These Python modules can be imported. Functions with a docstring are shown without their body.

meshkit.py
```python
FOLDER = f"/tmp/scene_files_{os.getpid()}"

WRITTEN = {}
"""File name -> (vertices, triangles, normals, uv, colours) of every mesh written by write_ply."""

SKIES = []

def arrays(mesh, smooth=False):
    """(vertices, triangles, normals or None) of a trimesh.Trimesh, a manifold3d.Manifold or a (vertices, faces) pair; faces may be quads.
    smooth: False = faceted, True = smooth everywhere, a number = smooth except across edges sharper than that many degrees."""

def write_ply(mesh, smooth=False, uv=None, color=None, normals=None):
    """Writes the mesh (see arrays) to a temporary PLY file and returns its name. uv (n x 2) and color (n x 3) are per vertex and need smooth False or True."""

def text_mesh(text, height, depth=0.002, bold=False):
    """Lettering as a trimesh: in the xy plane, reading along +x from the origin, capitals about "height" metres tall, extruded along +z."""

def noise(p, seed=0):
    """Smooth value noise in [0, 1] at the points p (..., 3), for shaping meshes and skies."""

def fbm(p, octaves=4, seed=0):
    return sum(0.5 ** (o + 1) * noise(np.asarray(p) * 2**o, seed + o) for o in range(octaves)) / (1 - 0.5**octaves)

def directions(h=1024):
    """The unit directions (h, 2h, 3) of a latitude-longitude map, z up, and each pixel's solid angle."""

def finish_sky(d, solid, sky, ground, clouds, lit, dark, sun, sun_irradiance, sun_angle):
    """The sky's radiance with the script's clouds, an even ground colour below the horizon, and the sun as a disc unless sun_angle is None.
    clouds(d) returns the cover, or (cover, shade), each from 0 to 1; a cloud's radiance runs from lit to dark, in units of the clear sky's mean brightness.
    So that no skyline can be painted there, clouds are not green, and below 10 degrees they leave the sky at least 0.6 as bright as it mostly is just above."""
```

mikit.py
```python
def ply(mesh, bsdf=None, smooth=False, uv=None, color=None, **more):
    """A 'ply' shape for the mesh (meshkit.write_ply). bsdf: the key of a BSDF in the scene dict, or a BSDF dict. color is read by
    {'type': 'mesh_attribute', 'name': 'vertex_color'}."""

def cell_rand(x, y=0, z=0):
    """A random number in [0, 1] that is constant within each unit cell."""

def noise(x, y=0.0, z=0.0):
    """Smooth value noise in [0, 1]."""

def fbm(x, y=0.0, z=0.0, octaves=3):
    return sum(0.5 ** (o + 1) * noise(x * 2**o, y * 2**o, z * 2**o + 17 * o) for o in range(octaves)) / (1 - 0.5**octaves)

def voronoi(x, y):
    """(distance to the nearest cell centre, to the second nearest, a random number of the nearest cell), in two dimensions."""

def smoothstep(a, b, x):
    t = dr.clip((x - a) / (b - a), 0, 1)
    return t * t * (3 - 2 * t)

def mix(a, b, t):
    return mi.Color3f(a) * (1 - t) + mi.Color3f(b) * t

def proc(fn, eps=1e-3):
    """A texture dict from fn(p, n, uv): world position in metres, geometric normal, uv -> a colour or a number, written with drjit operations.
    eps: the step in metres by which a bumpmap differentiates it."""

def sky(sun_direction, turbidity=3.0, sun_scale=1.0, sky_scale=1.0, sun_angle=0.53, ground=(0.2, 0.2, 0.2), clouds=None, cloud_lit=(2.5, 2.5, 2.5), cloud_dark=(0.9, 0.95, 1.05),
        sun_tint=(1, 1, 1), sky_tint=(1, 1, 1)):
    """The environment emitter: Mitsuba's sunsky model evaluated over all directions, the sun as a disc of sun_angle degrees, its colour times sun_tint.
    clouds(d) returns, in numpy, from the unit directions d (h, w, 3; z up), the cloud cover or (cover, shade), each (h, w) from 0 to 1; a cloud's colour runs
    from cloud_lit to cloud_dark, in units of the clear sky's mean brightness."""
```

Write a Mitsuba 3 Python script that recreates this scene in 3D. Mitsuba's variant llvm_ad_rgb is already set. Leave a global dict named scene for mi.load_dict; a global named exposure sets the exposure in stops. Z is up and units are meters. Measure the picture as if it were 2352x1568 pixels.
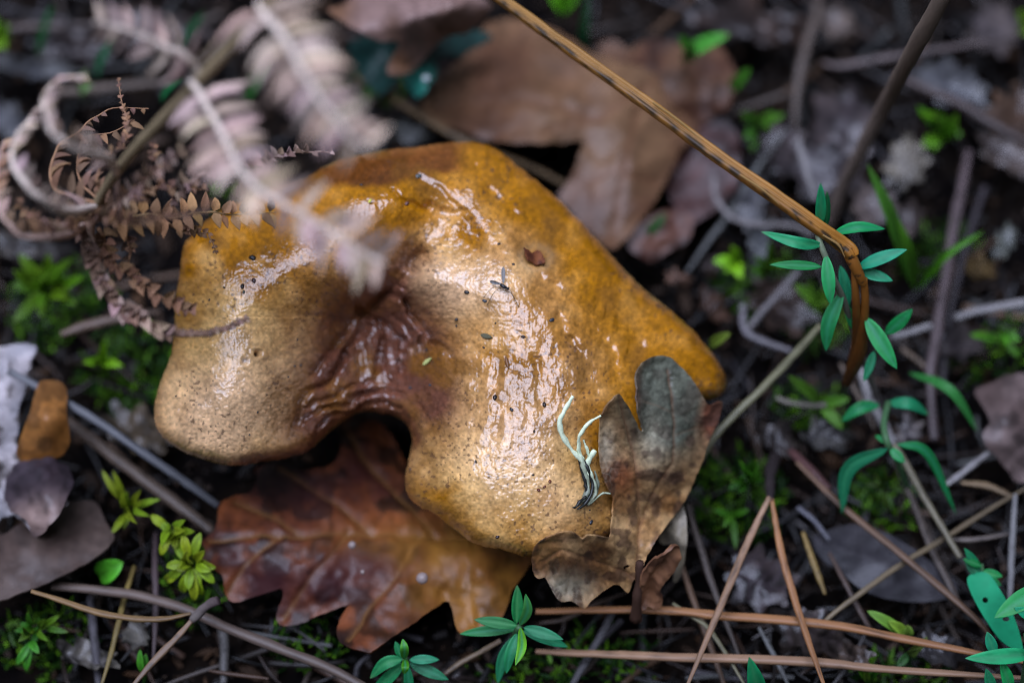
import math, random
import numpy as np, trimesh, shapely, mitsuba as mi, drjit as dr, mikit, meshkit
from scipy.interpolate import RBFInterpolator
from scipy.spatial import Delaunay, cKDTree

random.seed(7)
RNG = np.random.default_rng(7)
T = mi.ScalarTransform4f
scene, labels = {}, {}

# ------------------------------------------------------------------ camera, sky, exposure
PITCH, DIST, HALF = math.radians(55), 0.50, 0.24            # looking down at the forest floor from half a metre
LOOK = np.array([0, 0, 0.045])
FWD = np.array([0, math.cos(PITCH), -math.sin(PITCH)])
UP = np.array([0, math.sin(PITCH), math.cos(PITCH)])
EYE = LOOK - FWD * DIST
scene['camera'] = {'type': 'thinlens', 'fov': math.degrees(2 * math.atan(HALF)), 'aperture_radius': 0.0075, 'focus_distance': 0.472,
                   'near_clip': 0.02, 'far_clip': 20.0, 'to_world': T().look_at(origin=EYE.tolist(), target=LOOK.tolist(), up=[0, 0, 1])}
SUN = np.array([-0.20, -0.05, 1.0])
scene['sky_light'] = mikit.sky(SUN, turbidity=3, sun_scale=0.46, sky_scale=0.12, sun_angle=56, sun_tint=(0.77, 0.99, 1.68), clouds=lambda d: 1.0, cloud_lit=(0.88, 0.97, 1.15), ground=(0.03, 0.03, 0.03))
exposure = 3.15


# ------------------------------------------------------------------ helpers
def at(px, py, z):
    """World points at height z that a pixel of the 2352 x 1568 frame sees."""
    px, py, z = np.broadcast_arrays(np.asarray(px, float), np.asarray(py, float), np.asarray(z, float))
    k = HALF / 1176
    d = FWD + ((px - 1176) * k)[..., None] * np.array([1.0, 0, 0]) + (-(py - 784) * k)[..., None] * UP
    t = (z - EYE[2]) / d[..., 2]
    return EYE + d * t[..., None]


def unit(v):
    v = np.asarray(v, float)
    return v / (np.linalg.norm(v, axis=-1, keepdims=True) + 1e-12)


def spline(pts, n, closed=False):
    """Catmull-Rom through the points (any dimension), n samples."""
    p = np.asarray(pts, float)
    if len(p) == 2 and not closed:
        return p[0] + (p[1] - p[0]) * np.linspace(0, 1, n)[:, None]
    if closed:
        q, segs = np.vstack([p[-1], p, p[0], p[1]]), len(p)
    else:
        q, segs = np.vstack([2 * p[0] - p[1], p, 2 * p[-1] - p[-2]]), len(p) - 1
    s = np.linspace(0, segs, n, endpoint=not closed)
    i = np.minimum(s.astype(int), segs - 1)
    t = (s - i)[:, None]
    a, b, c, d = q[i], q[i + 1], q[i + 2], q[i + 3]
    return 0.5 * (2 * b + (c - a) * t + (2 * a - 5 * b + 4 * c - d) * t**2 + (3 * b - a - 3 * c + d) * t**3)


def resample(p, step, closed=False):
    q = np.vstack([p, p[:1]]) if closed else p
    s = np.concatenate([[0], np.cumsum(np.linalg.norm(np.diff(q, axis=0), axis=1))])
    n = max(3, int(round(s[-1] / step)))
    x = np.linspace(0, s[-1], n, endpoint=not closed)
    return np.stack([np.interp(x, s, q[:, k]) for k in range(q.shape[1])], 1)


def surface(ctrl, smoothing=0.0):
    """A smooth height over pixel space through control points (px, py, z)."""
    c = np.asarray(ctrl, float)
    f = RBFInterpolator(c[:, :2] / 1000, c[:, 2], kernel='thin_plate_spline', smoothing=smoothing)
    return lambda P: f(np.asarray(P, float)[:, :2] / 1000)


def line_dist(P, line):
    P, line = np.asarray(P, float), np.asarray(line, float)
    best = np.full(len(P), 1e9)
    for a, b in zip(line[:-1], line[1:]):
        t = np.clip(((P - a) @ (b - a)) / max(((b - a) ** 2).sum(), 1e-9), 0, 1)
        best = np.minimum(best, np.linalg.norm(P - a - t[:, None] * (b - a), axis=1))
    return best


def fbm(p, octaves=4, seed=0):
    return meshkit.fbm(np.asarray(p, float), octaves, seed)


def noise2(P, scale, seed=0, octaves=3):
    P = np.asarray(P, float)
    return np.clip((fbm(np.column_stack([P[:, :2] / scale, np.full(len(P), seed * 3.7)]), octaves, seed) - 0.5) * 1.7 + 0.5, 0, 1)


def sstep(a, b, x):
    t = np.clip((x - a) / (b - a), 0, 1)
    return t * t * (3 - 2 * t)


def lerp(a, b, t):
    t = np.asarray(t)[..., None]
    return np.asarray(a, float) * (1 - t) + np.asarray(b, float) * t


def normals(v, f):
    n = np.zeros_like(v)
    c = np.cross(v[f[:, 1]] - v[f[:, 0]], v[f[:, 2]] - v[f[:, 0]])
    for k in range(3):
        np.add.at(n, f[:, k], c)
    return unit(n)


def sheet(outline, z, step=10, thick=0.0003, color=None, relief=None, smooth=True, jag=0.0, seed=0, holes=(), split=False, down=None):
    """A thin solid leaf or skin: outline in pixel space, height z(P), thickness along the normal (or straight down)."""
    ring = np.asarray(outline, float)
    ring = resample(spline(ring, len(ring) * 12, True) if smooth else np.vstack([ring]), step, True)
    if jag:
        tn = unit(np.roll(ring, -1, 0) - np.roll(ring, 1, 0))
        amp = (noise2(ring, step * 2.2, seed + 5, 2) - 0.5) * 2 * jag
        ring = ring + np.column_stack([tn[:, 1], -tn[:, 0]]) * amp[:, None]
    poly = shapely.Polygon(ring, [h for h in holes]).buffer(0)
    x0, y0, x1, y1 = poly.bounds
    gx, gy = np.meshgrid(np.arange(x0, x1, step), np.arange(y0, y1, step * 0.866))
    gx = gx + (np.arange(gx.shape[0]) % 2)[:, None] * step * 0.5
    g = np.column_stack([gx.ravel(), gy.ravel()])
    inner = poly.buffer(-step * 0.55)
    g = g[shapely.contains_xy(inner, g[:, 0], g[:, 1])]
    P = np.vstack([ring, *[np.asarray(h, float) for h in holes], g])
    tri = Delaunay(P).simplices
    c = P[tri].mean(1)
    tri = tri[shapely.contains_xy(poly, c[:, 0], c[:, 1])]
    a, b, c = P[tri[:, 0]], P[tri[:, 1]], P[tri[:, 2]]
    ar = (b[:, 0] - a[:, 0]) * (c[:, 1] - a[:, 1]) - (b[:, 1] - a[:, 1]) * (c[:, 0] - a[:, 0])
    tri = tri[np.abs(ar) > 1e-6]
    ar = ar[np.abs(ar) > 1e-6]
    tri = np.where((ar > 0)[:, None], tri[:, ::-1], tri)     # pixel y runs down
    used = np.unique(tri)
    remap = np.full(len(P), -1)
    remap[used] = np.arange(len(used))
    P, tri = P[used], remap[tri]
    top = at(P[:, 0], P[:, 1], z(P))
    n = normals(top, tri)
    if relief is not None:
        top = top + n * relief(P)[:, None]
    bottom = top - n * thick if down is None else at(P[:, 0], P[:, 1], z(P) - down(P, poly))
    e = np.vstack([tri[:, [0, 1]], tri[:, [1, 2]], tri[:, [2, 0]]])
    codes = {}
    for i, j in e:
        codes[(i, j)] = 1
    be = np.array([(i, j) for (i, j) in codes if (j, i) not in codes])
    m = len(P)
    col = np.broadcast_to(np.asarray(color(P) if callable(color) else color, float), (m, 3))
    v2 = np.vstack([bottom, top, bottom])
    w = np.vstack([np.column_stack([be[:, 0] + m, be[:, 0] + 2 * m, be[:, 1] + 2 * m]), np.column_stack([be[:, 0] + m, be[:, 1] + 2 * m, be[:, 1] + m])])
    under = (v2, np.vstack([tri[:, ::-1], w]))
    if split:
        return (top, tri, col), (*under, P)
    return np.vstack([top, under[0]]), np.vstack([tri, under[1] + m]), np.vstack([col] * 4)


def tube(path, radii, sides=8, color=(0.2, 0.15, 0.1), profile=None, rough=0.0, seed=0, flat=1.0, ref=None):
    """A swept, tapered, capped stem along world points; profile(theta) shapes the cross-section."""
    p = np.asarray(path, float)
    n = len(p)
    r = np.broadcast_to(np.asarray(radii, float), (n,)) if np.ndim(radii) == 0 or len(radii) == n else np.interp(np.linspace(0, 1, n), np.linspace(0, 1, len(radii)), radii)
    t = unit(np.gradient(p, axis=0))
    a = np.cross(t[0], [0, 0, 1.0] if ref is None else ref)
    if np.linalg.norm(a) < 1e-3:
        a = np.cross(t[0], [1.0, 0, 0])
    A = []
    for k in range(n):
        a = unit(a - t[k] * (a @ t[k]))
        A.append(a)
    A = np.array(A)
    B = np.cross(t, A)
    th = np.arange(sides) * 2 * np.pi / sides
    pr = profile(th) if profile else np.ones(sides)
    rr = r[:, None] * pr[None]
    v = p[:, None] + rr[..., None] * (np.cos(th)[None, :, None] * A[:, None] + flat * np.sin(th)[None, :, None] * B[:, None])
    if rough:
        v = v + (fbm(v / (r.mean() * 3) + seed * 5.3, 2, seed)[..., None] - 0.5) * 2 * rough * (v - p[:, None])
    v = np.vstack([v.reshape(-1, 3), p[:1], p[-1:]])
    i, j = np.meshgrid(np.arange(n - 1), np.arange(sides), indexing='ij')
    q = np.stack([i * sides + j, i * sides + (j + 1) % sides, (i + 1) * sides + (j + 1) % sides, (i + 1) * sides + j], -1).reshape(-1, 4)
    k = np.arange(sides)
    f = np.vstack([q[:, [0, 1, 2]], q[:, [0, 2, 3]], np.column_stack([np.full(sides, n * sides), (k + 1) % sides, k]),
                   np.column_stack([np.full(sides, n * sides + 1), (n - 1) * sides + k, (n - 1) * sides + (k + 1) % sides])])
    s = np.concatenate([np.repeat(np.linspace(0, 1, n), sides), [0, 1]])
    thv = np.concatenate([np.tile(th, n), [0, 0]])
    c = color(s, thv, v) if callable(color) else np.broadcast_to(np.asarray(color, float), (len(v), 3))
    return v, f, c


def blade(base, tip, width, arch=0.0, fold=0.12, face=(0, -0.45, 0.9), roll=0.0, thick=0.00018, nu=9, nv=4, peak=0.45, color=(0.03, 0.15, 0.06), rib=None, mid=None, curl=0.0, blunt=0.0):
    """A lance-shaped leaf as a closed thin solid from base to tip (world points)."""
    base, tip = np.asarray(base, float), np.asarray(tip, float)
    L = np.linalg.norm(tip - base)
    ax = unit(tip - base)
    up = np.asarray(face, float)
    up = up - ax * (up @ ax)
    if np.linalg.norm(up) < 0.15:
        up = np.array([0.0, -1, 0.3]) - ax * (np.array([0.0, -1, 0.3]) @ ax)
    up = unit(up)
    side = np.cross(ax, up)
    side, up = side * math.cos(roll) + up * math.sin(roll), up * math.cos(roll) - side * math.sin(roll)
    u = np.linspace(0, 1, nu)
    if mid is not None:
        c = spline([base, mid, tip], nu)
    else:
        c = base + ax * L * u[:, None] + up * (arch * L * 4 * u * (1 - u))[:, None]
    e = math.log(0.5) / math.log(peak)
    w = np.sin(np.pi * np.clip(u, 0, 1) ** e) ** (0.8 - 0.35 * blunt)
    w = np.maximum(w, 0.03) * width / 2
    tv = np.linspace(-1, 1, nv + 1)
    t = unit(np.gradient(c, axis=0))
    sd = unit(side - t * (t @ side)[:, None])
    nn = np.cross(sd, t)
    v = c[:, None] + sd[:, None] * (w[:, None] * tv)[..., None] + nn[:, None] * (w[:, None] * (fold * 2 * np.abs(tv) - curl * 2 * tv**2))[..., None]
    m = nu * (nv + 1)
    top = v.reshape(-1, 3)
    i, j = np.meshgrid(np.arange(nu - 1), np.arange(nv), indexing='ij')
    k = nv + 1
    q = np.stack([i * k + j, i * k + j + 1, (i + 1) * k + j + 1, (i + 1) * k + j], -1).reshape(-1, 4)
    f = np.vstack([q[:, [0, 1, 2]], q[:, [0, 2, 3]]])
    if (normals(top, f).mean(0) @ nn.mean(0)) < 0:
        f = f[:, ::-1]
    bot = top - np.repeat(nn, k, 0) * thick
    codes = {(a, b) for tri in f for a, b in ((tri[0], tri[1]), (tri[1], tri[2]), (tri[2], tri[0]))}
    be = np.array([(a, b) for a, b in codes if (b, a) not in codes])
    walls = np.vstack([np.column_stack([be[:, 0], be[:, 0] + m, be[:, 1] + m]), np.column_stack([be[:, 0], be[:, 1] + m, be[:, 1]])])
    uu, vv = np.repeat(u, k), np.tile(tv, nu)
    col = np.broadcast_to(np.asarray(color(uu, vv) if callable(color) else color, float), (m, 3))
    if rib is not None:
        col = lerp(col, np.broadcast_to(rib, col.shape), np.where(np.abs(vv) < 0.01, 0.7, 0.0) * (1 - uu * 0.5))
    return np.vstack([top, bot]), np.vstack([f, f[:, ::-1] + m, walls]), np.vstack([col, col])


def blob(center, radii, color, seed=0, sub=1, rough=0.25, rot=0.0):
    m = trimesh.creation.icosphere(sub)
    v = np.array(m.vertices) * (1 + rough * 2 * (fbm(np.array(m.vertices) * 1.3 + seed * 7.1, 2, seed) - 0.5))[:, None] * np.asarray(radii)
    c, s = math.cos(rot), math.sin(rot)
    v = v @ np.array([[c, s, 0], [-s, c, 0], [0, 0, 1]])
    return v + np.asarray(center), np.array(m.faces), np.broadcast_to(np.asarray(color, float), (len(v), 3))


def join(meshes):
    vs, fs, cs, k = [], [], [], 0
    for v, f, c in meshes:
        vs.append(v); fs.append(np.asarray(f) + k); cs.append(c); k += len(v)
    return np.vstack(vs), np.vstack(fs), np.vstack(cs)


TAKEN = {}


def number(name):
    n = TAKEN.get(name, 0)
    TAKEN[name] = n + 1
    return name if n == 0 else f'{name}_{n:03d}'


PALETTE, CUSTOM, TONE = [], [], [1.0]


def put(key, geom, bsdf):
    """Meshes whose colours lie between two hues carry brightness and hue in uv (Mitsuba can then join them); the few others carry vertex colours."""
    v, f, c = geom
    c = np.clip(np.asarray(c) * TONE[0], 0.0008, 0.95)
    s = c.sum(1)
    q = c / s[:, None]
    m = q.mean(0)
    axis = np.linalg.svd((q - m)[:: max(1, len(q) // 4000)], full_matrices=False)[2][0]
    t = (q - m) @ axis
    lo, hi = t.min(), t.max()
    left = np.abs(q - m - t[:, None] * axis).mean()
    if bsdf == 'wet_skin' or key in ('oak_leaf__leaf_blade', 'oak_leaf_001') or (left > 0.007 and len(v) > 3000):
        CUSTOM.append(key)
        scene[key] = mikit.ply((v, f), bsdf + '_own', smooth=True, color=c)
        return
    uv = np.column_stack([s, 2 * len(PALETTE) + 0.5 + (t - lo) / max(hi - lo, 1e-9)])
    PALETTE.append(np.concatenate([m + lo * axis, m + hi * axis]))
    scene[key] = mikit.ply((v, f), bsdf, smooth=True, uv=uv)


def thing(name, label, cat, group=None, geom=None, bsdf='matte', kind=None):
    key = number(name)
    labels[key] = {'label': label, 'category': cat}
    if group:
        labels[key]['group'] = group
    if kind:
        labels[key]['kind'] = kind
    if geom is not None:
        put(key, geom, bsdf)
    return key


def part(parent, name, geom, bsdf='matte', label=None, kind=None):
    key = number(parent + '__' + name)
    put(key, geom, bsdf)
    if label or kind:
        labels[key] = {k: x for k, x in (('label', label), ('kind', kind)) if x}
    return key


# ------------------------------------------------------------------ materials: colour per vertex, one finish each
TABLE = []


def paint(p, n, uv):
    k = dr.floor(uv.y / 2)
    t = uv.y - 2 * k - 0.5
    i = mi.UInt32(k) * 6
    a = mi.Color3f(*[dr.gather(mi.Float, TABLE[0], i + j) for j in range(3)])
    b = mi.Color3f(*[dr.gather(mi.Float, TABLE[0], i + 3 + j) for j in range(3)])
    return (a * (1 - t) + b * t) * uv.x


PAINT = mikit.proc(paint)


def finish(name, rough, spec=0.5, **more):
    for key, tex in ((name, PAINT), (name + '_own', {'type': 'mesh_attribute', 'name': 'vertex_color'})):
        scene[key] = {'type': 'twosided', 'bsdf': {'type': 'principled', 'base_color': tex, 'roughness': rough, 'specular': spec, **more}}


finish('matte', 0.8, 0.2)
finish('satin', 0.5, 0.35)
finish('waxy', 0.55, 0.25)
finish('damp', 0.38, 0.4)
finish('wet_skin', 0.23, 0.75)
finish('earth', 1.0, 0.0)
finish('insect_wing', 0.25, 0.6)

# ------------------------------------------------------------------ ground
def ground_z(x, y):
    p = np.column_stack([np.ravel(x), np.ravel(y), np.zeros(np.size(x))])
    return (fbm(p * 28 + 3, 4, 1) - 0.55) * 0.026 - 0.009 + (fbm(p * 240, 2, 2) - 0.5) * 0.003


ax = np.concatenate([-np.geomspace(3, 0.36, 14), np.arange(-0.34, 0.3401, 0.0025), np.geomspace(0.36, 3, 14)])
gx, gy = np.meshgrid(ax, ax)
gz = ground_z(gx, gy)
n = len(ax)
i, j = np.meshgrid(np.arange(n - 1), np.arange(n - 1), indexing='ij')
q = np.stack([i * n + j, i * n + j + 1, (i + 1) * n + j + 1, (i + 1) * n + j], -1).reshape(-1, 4)
gv = np.column_stack([gx.ravel(), gy.ravel(), gz])
gcol = lerp((0.003, 0.0025, 0.0025), (0.009, 0.0065, 0.005), sstep(0.4, 0.7, fbm(gv * 130, 3, 4)))
thing('soil', 'black damp forest soil under the litter', 'soil', geom=(gv, np.vstack([q[:, [0, 1, 2]], q[:, [0, 2, 3]]]), gcol), bsdf='earth', kind='structure')

crumbs = []
proto = trimesh.creation.icosphere(0)
CP = at(RNG.uniform(-600, 2950, 7500), RNG.uniform(-450, 1950, 7500), 0.0)
CP[:, 2] = ground_z(CP[:, 0], CP[:, 1]) + 0.0008
for c in CP:
    s = RNG.uniform(0.0005, 0.0019) * RNG.choice([0.7, 1, 1.5], p=[0.6, 0.3, 0.1])
    v = np.array(proto.vertices) * (1 + RNG.uniform(-0.45, 0.45, (12, 1))) * s * RNG.uniform([1, 0.5, 0.25], [2.2, 1, 0.6])
    th = RNG.uniform(0, 6.28)
    R = np.array([[math.cos(th), -math.sin(th), 0], [math.sin(th), math.cos(th), 0], [0, 0, 1]])
    b = RNG.random() ** 2.6
    hue = [(0.11, 0.06, 0.035), (0.15, 0.10, 0.07), (0.09, 0.08, 0.075), (0.14, 0.07, 0.03)][RNG.integers(4)]
    crumbs.append((v @ R.T + c, np.array(proto.faces), np.broadcast_to(np.array(hue) * (0.03 + 0.35 * b), (12, 3))))
thing('leaf_crumbs', 'dark crumbled bits of bark and leaf over the soil', 'litter', geom=join(crumbs), kind='stuff')

# ------------------------------------------------------------------ the mushroom
CAP_EDGE = np.array([(700, 412), (745, 384), (800, 362), (880, 346), (960, 338), (1030, 328), (1090, 328), (1140, 345), (1190, 385), (1240, 425), (1290, 465), (1340, 520), (1380, 560), (1430, 615),
    (1480, 665), (1530, 705), (1580, 750), (1630, 805), (1660, 850), (1667, 882), (1656, 908), (1632, 919), (1612, 925), (1606, 990), (1575, 1075), (1525, 1145), (1470, 1205), (1425, 1240), (1397, 1240),
    (1340, 1262), (1285, 1276), (1224, 1278), (1158, 1263), (1088, 1246), (1046, 1218), (1001, 1180), (949, 1152), (933, 1124), (931, 1093), (938, 1060), (947, 1011), (938, 980), (921, 962),
    (895, 951), (845, 944), (815, 950), (790, 966), (748, 998), (713, 1030), (661, 1049), (591, 1062), (530, 1069), (452, 1050), (417, 1035), (383, 1011), (362, 985), (355, 955), (356, 927), (365, 889),
    (379, 858), (393, 823), (399, 781), (402, 726), (404, 684), (413, 635), (417, 597), (428, 562), (448, 536), (485, 500), (535, 468), (595, 448), (650, 430)], float)
CAP_RING = resample(spline(CAP_EDGE, 1200, True), 6, True)
CAP_TREE = cKDTree(resample(spline(CAP_EDGE, 1200, True), 1.0, True))


def rim_dist(P):
    return CAP_TREE.query(np.asarray(P, float)[:, :2])[0]


CAP_CTRL = [(x, y, (z + (740 - y) * 0.013) / 1000) for x, y, z in [
    # rim, clockwise from the far left
    (700, 412, 62), (800, 362, 61), (960, 338, 63), (1090, 328, 62), (1190, 385, 60), (1290, 465, 59), (1380, 560, 57), (1480, 665, 53), (1580, 750, 49), (1660, 860, 43), (1625, 930, 42), (1575, 1075, 37),
    (1470, 1205, 34), (1397, 1240, 42), (1224, 1278, 48), (1088, 1246, 48), (1000, 1180, 46), (933, 1115, 43), (942, 1030, 42), (921, 962, 41), (845, 944, 40), (780, 970, 41), (700, 1035, 42), (591, 1060, 48.5),
    (500, 1066, 50), (400, 1025, 51), (356, 940, 53), (393, 823, 54), (403, 700, 57), (417, 590, 59), (470, 510, 59), (595, 448, 60),
    # upper skin
    (500, 650, 66.5), (480, 800, 62.5), (450, 930, 58), (560, 985, 55), (620, 880, 58), (600, 760, 63), (660, 620, 68), (610, 530, 66), (740, 510, 69.5), (850, 465, 72), (950, 440, 71), (1010, 510, 66), (1080, 430, 68),
    (900, 388, 69), (1160, 470, 66), (790, 420, 69), (870, 560, 67), (760, 620, 66), (940, 575, 64), (900, 640, 59), (860, 690, 51.5), (815, 730, 47), (770, 790, 49), (705, 860, 50), (680, 960, 47), (870, 770, 43), (910, 830, 43),
    (820, 880, 43), (745, 930, 45), (955, 890, 47), (985, 800, 52), (955, 720, 54), (990, 640, 65.5), (1060, 600, 67), (1140, 640, 69), (1240, 690, 67), (1100, 760, 63.5), (1060, 880, 58.5), (1190, 860, 63.5), (1150, 980, 61), (1010, 1020, 51),
    (1040, 1120, 53), (1190, 1120, 57), (1300, 1020, 58.5), (1310, 1170, 53), (1350, 880, 61.5), (1450, 790, 56), (1550, 830, 51), (1350, 640, 62), (1250, 550, 64), (1450, 980, 52), (1500, 1090, 43)]]
cap_base = surface(CAP_CTRL, 0.00002)
GROOVES = [  # (polyline, depth mm, half width px): folds and wrinkles running out of the dent
    ([(952, 585), (905, 640), (872, 672), (800, 735), (762, 790)], 1.5, 30), ([(965, 590), (915, 642), (872, 684), (830, 716)], 1.7, 11), ([(935, 695), (968, 740), (998, 778), (1026, 818)], 2.6, 8), ([(890, 668), (925, 690), (950, 722), (968, 770), (975, 810)], 1.6, 8), ([(905, 640), (930, 665), (955, 705), (985, 730)], 0.9, 7),
    ([(851, 715), (890, 753), (921, 781), (929, 822), (926, 850)], 2.2, 8), ([(862, 745), (876, 788), (880, 830), (872, 860)], 1.8, 8), ([(840, 740), (810, 788), (789, 820), (772, 850)], 1.9, 9),
    ([(838, 712), (800, 760), (752, 812), (718, 850)], 1.7, 9), ([(800, 812), (765, 865), (720, 900), (690, 930), (678, 972)], 1.7, 9), ([(900, 720), (930, 745), (948, 780), (955, 820)], 1.0, 7),
    ([(695, 962), (740, 940), (775, 930), (817, 910), (850, 899), (884, 897), (916, 906)], 1.6, 6), ([(720, 985), (765, 958), (800, 936), (850, 918), (890, 922), (920, 938)], 1.3, 5),
    ([(700, 942), (748, 918), (800, 890), (850, 880), (905, 884)], 1.0, 7), ([(820, 800), (835, 840), (828, 870)], 0.9, 8),
    ([(1148, 825), (1146, 880), (1152, 940), (1140, 1000)], 0.45, 15), ([(1232, 815), (1236, 870), (1250, 935)], 0.5, 14), ([(1196, 850), (1203, 900), (1216, 935)], 0.4, 12), ([(1100, 870), (1098, 930), (1085, 990)], 0.4, 15),
    ([(1290, 735), (1322, 800), (1350, 862), (1365, 900)], 0.9, 18), ([(1350, 720), (1390, 790), (1420, 850)], 0.7, 20), ([(1330, 630), (1400, 720), (1460, 800)], 0.7, 24), ([(1240, 640), (1300, 690), (1345, 750)], 0.7, 19),
    ([(985, 480), (1050, 500), (1100, 545), (1130, 570)], 0.9, 14), ([(960, 410), (1010, 440), (1060, 490)], 0.8, 12), ([(1080, 380), (1110, 430), (1160, 480), (1230, 520)], 0.7, 13), ([(900, 440), (940, 470), (985, 478)], 0.7, 9)]
CAP_CENTRE = np.array([880.0, 730.0])


def cap_z(P):
    P = np.asarray(P, float)
    z = cap_base(P)
    wob = np.column_stack([noise2(P, 45, 81) - 0.5, noise2(P, 45, 82) - 0.5]) * 26
    mod = noise2(P, 38, 83, 2)
    for line, deep, wide in GROOVES:
        z = z - deep * (1.0 if wide < 12 else 1.0) / 1000 * np.exp(-(line_dist(P + wob, line) / wide) ** 2) * (0.45 + 1.1 * mod)
    d = rim_dist(P)
    k = np.clip(1 - d / 36, 0, 1)
    back = sstep(560, 400, P[:, 1]) * 0.6
    return z - 0.0068 * (1 - back) * (1 - np.sqrt(np.maximum(1 - k**2.2, 0)))


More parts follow.
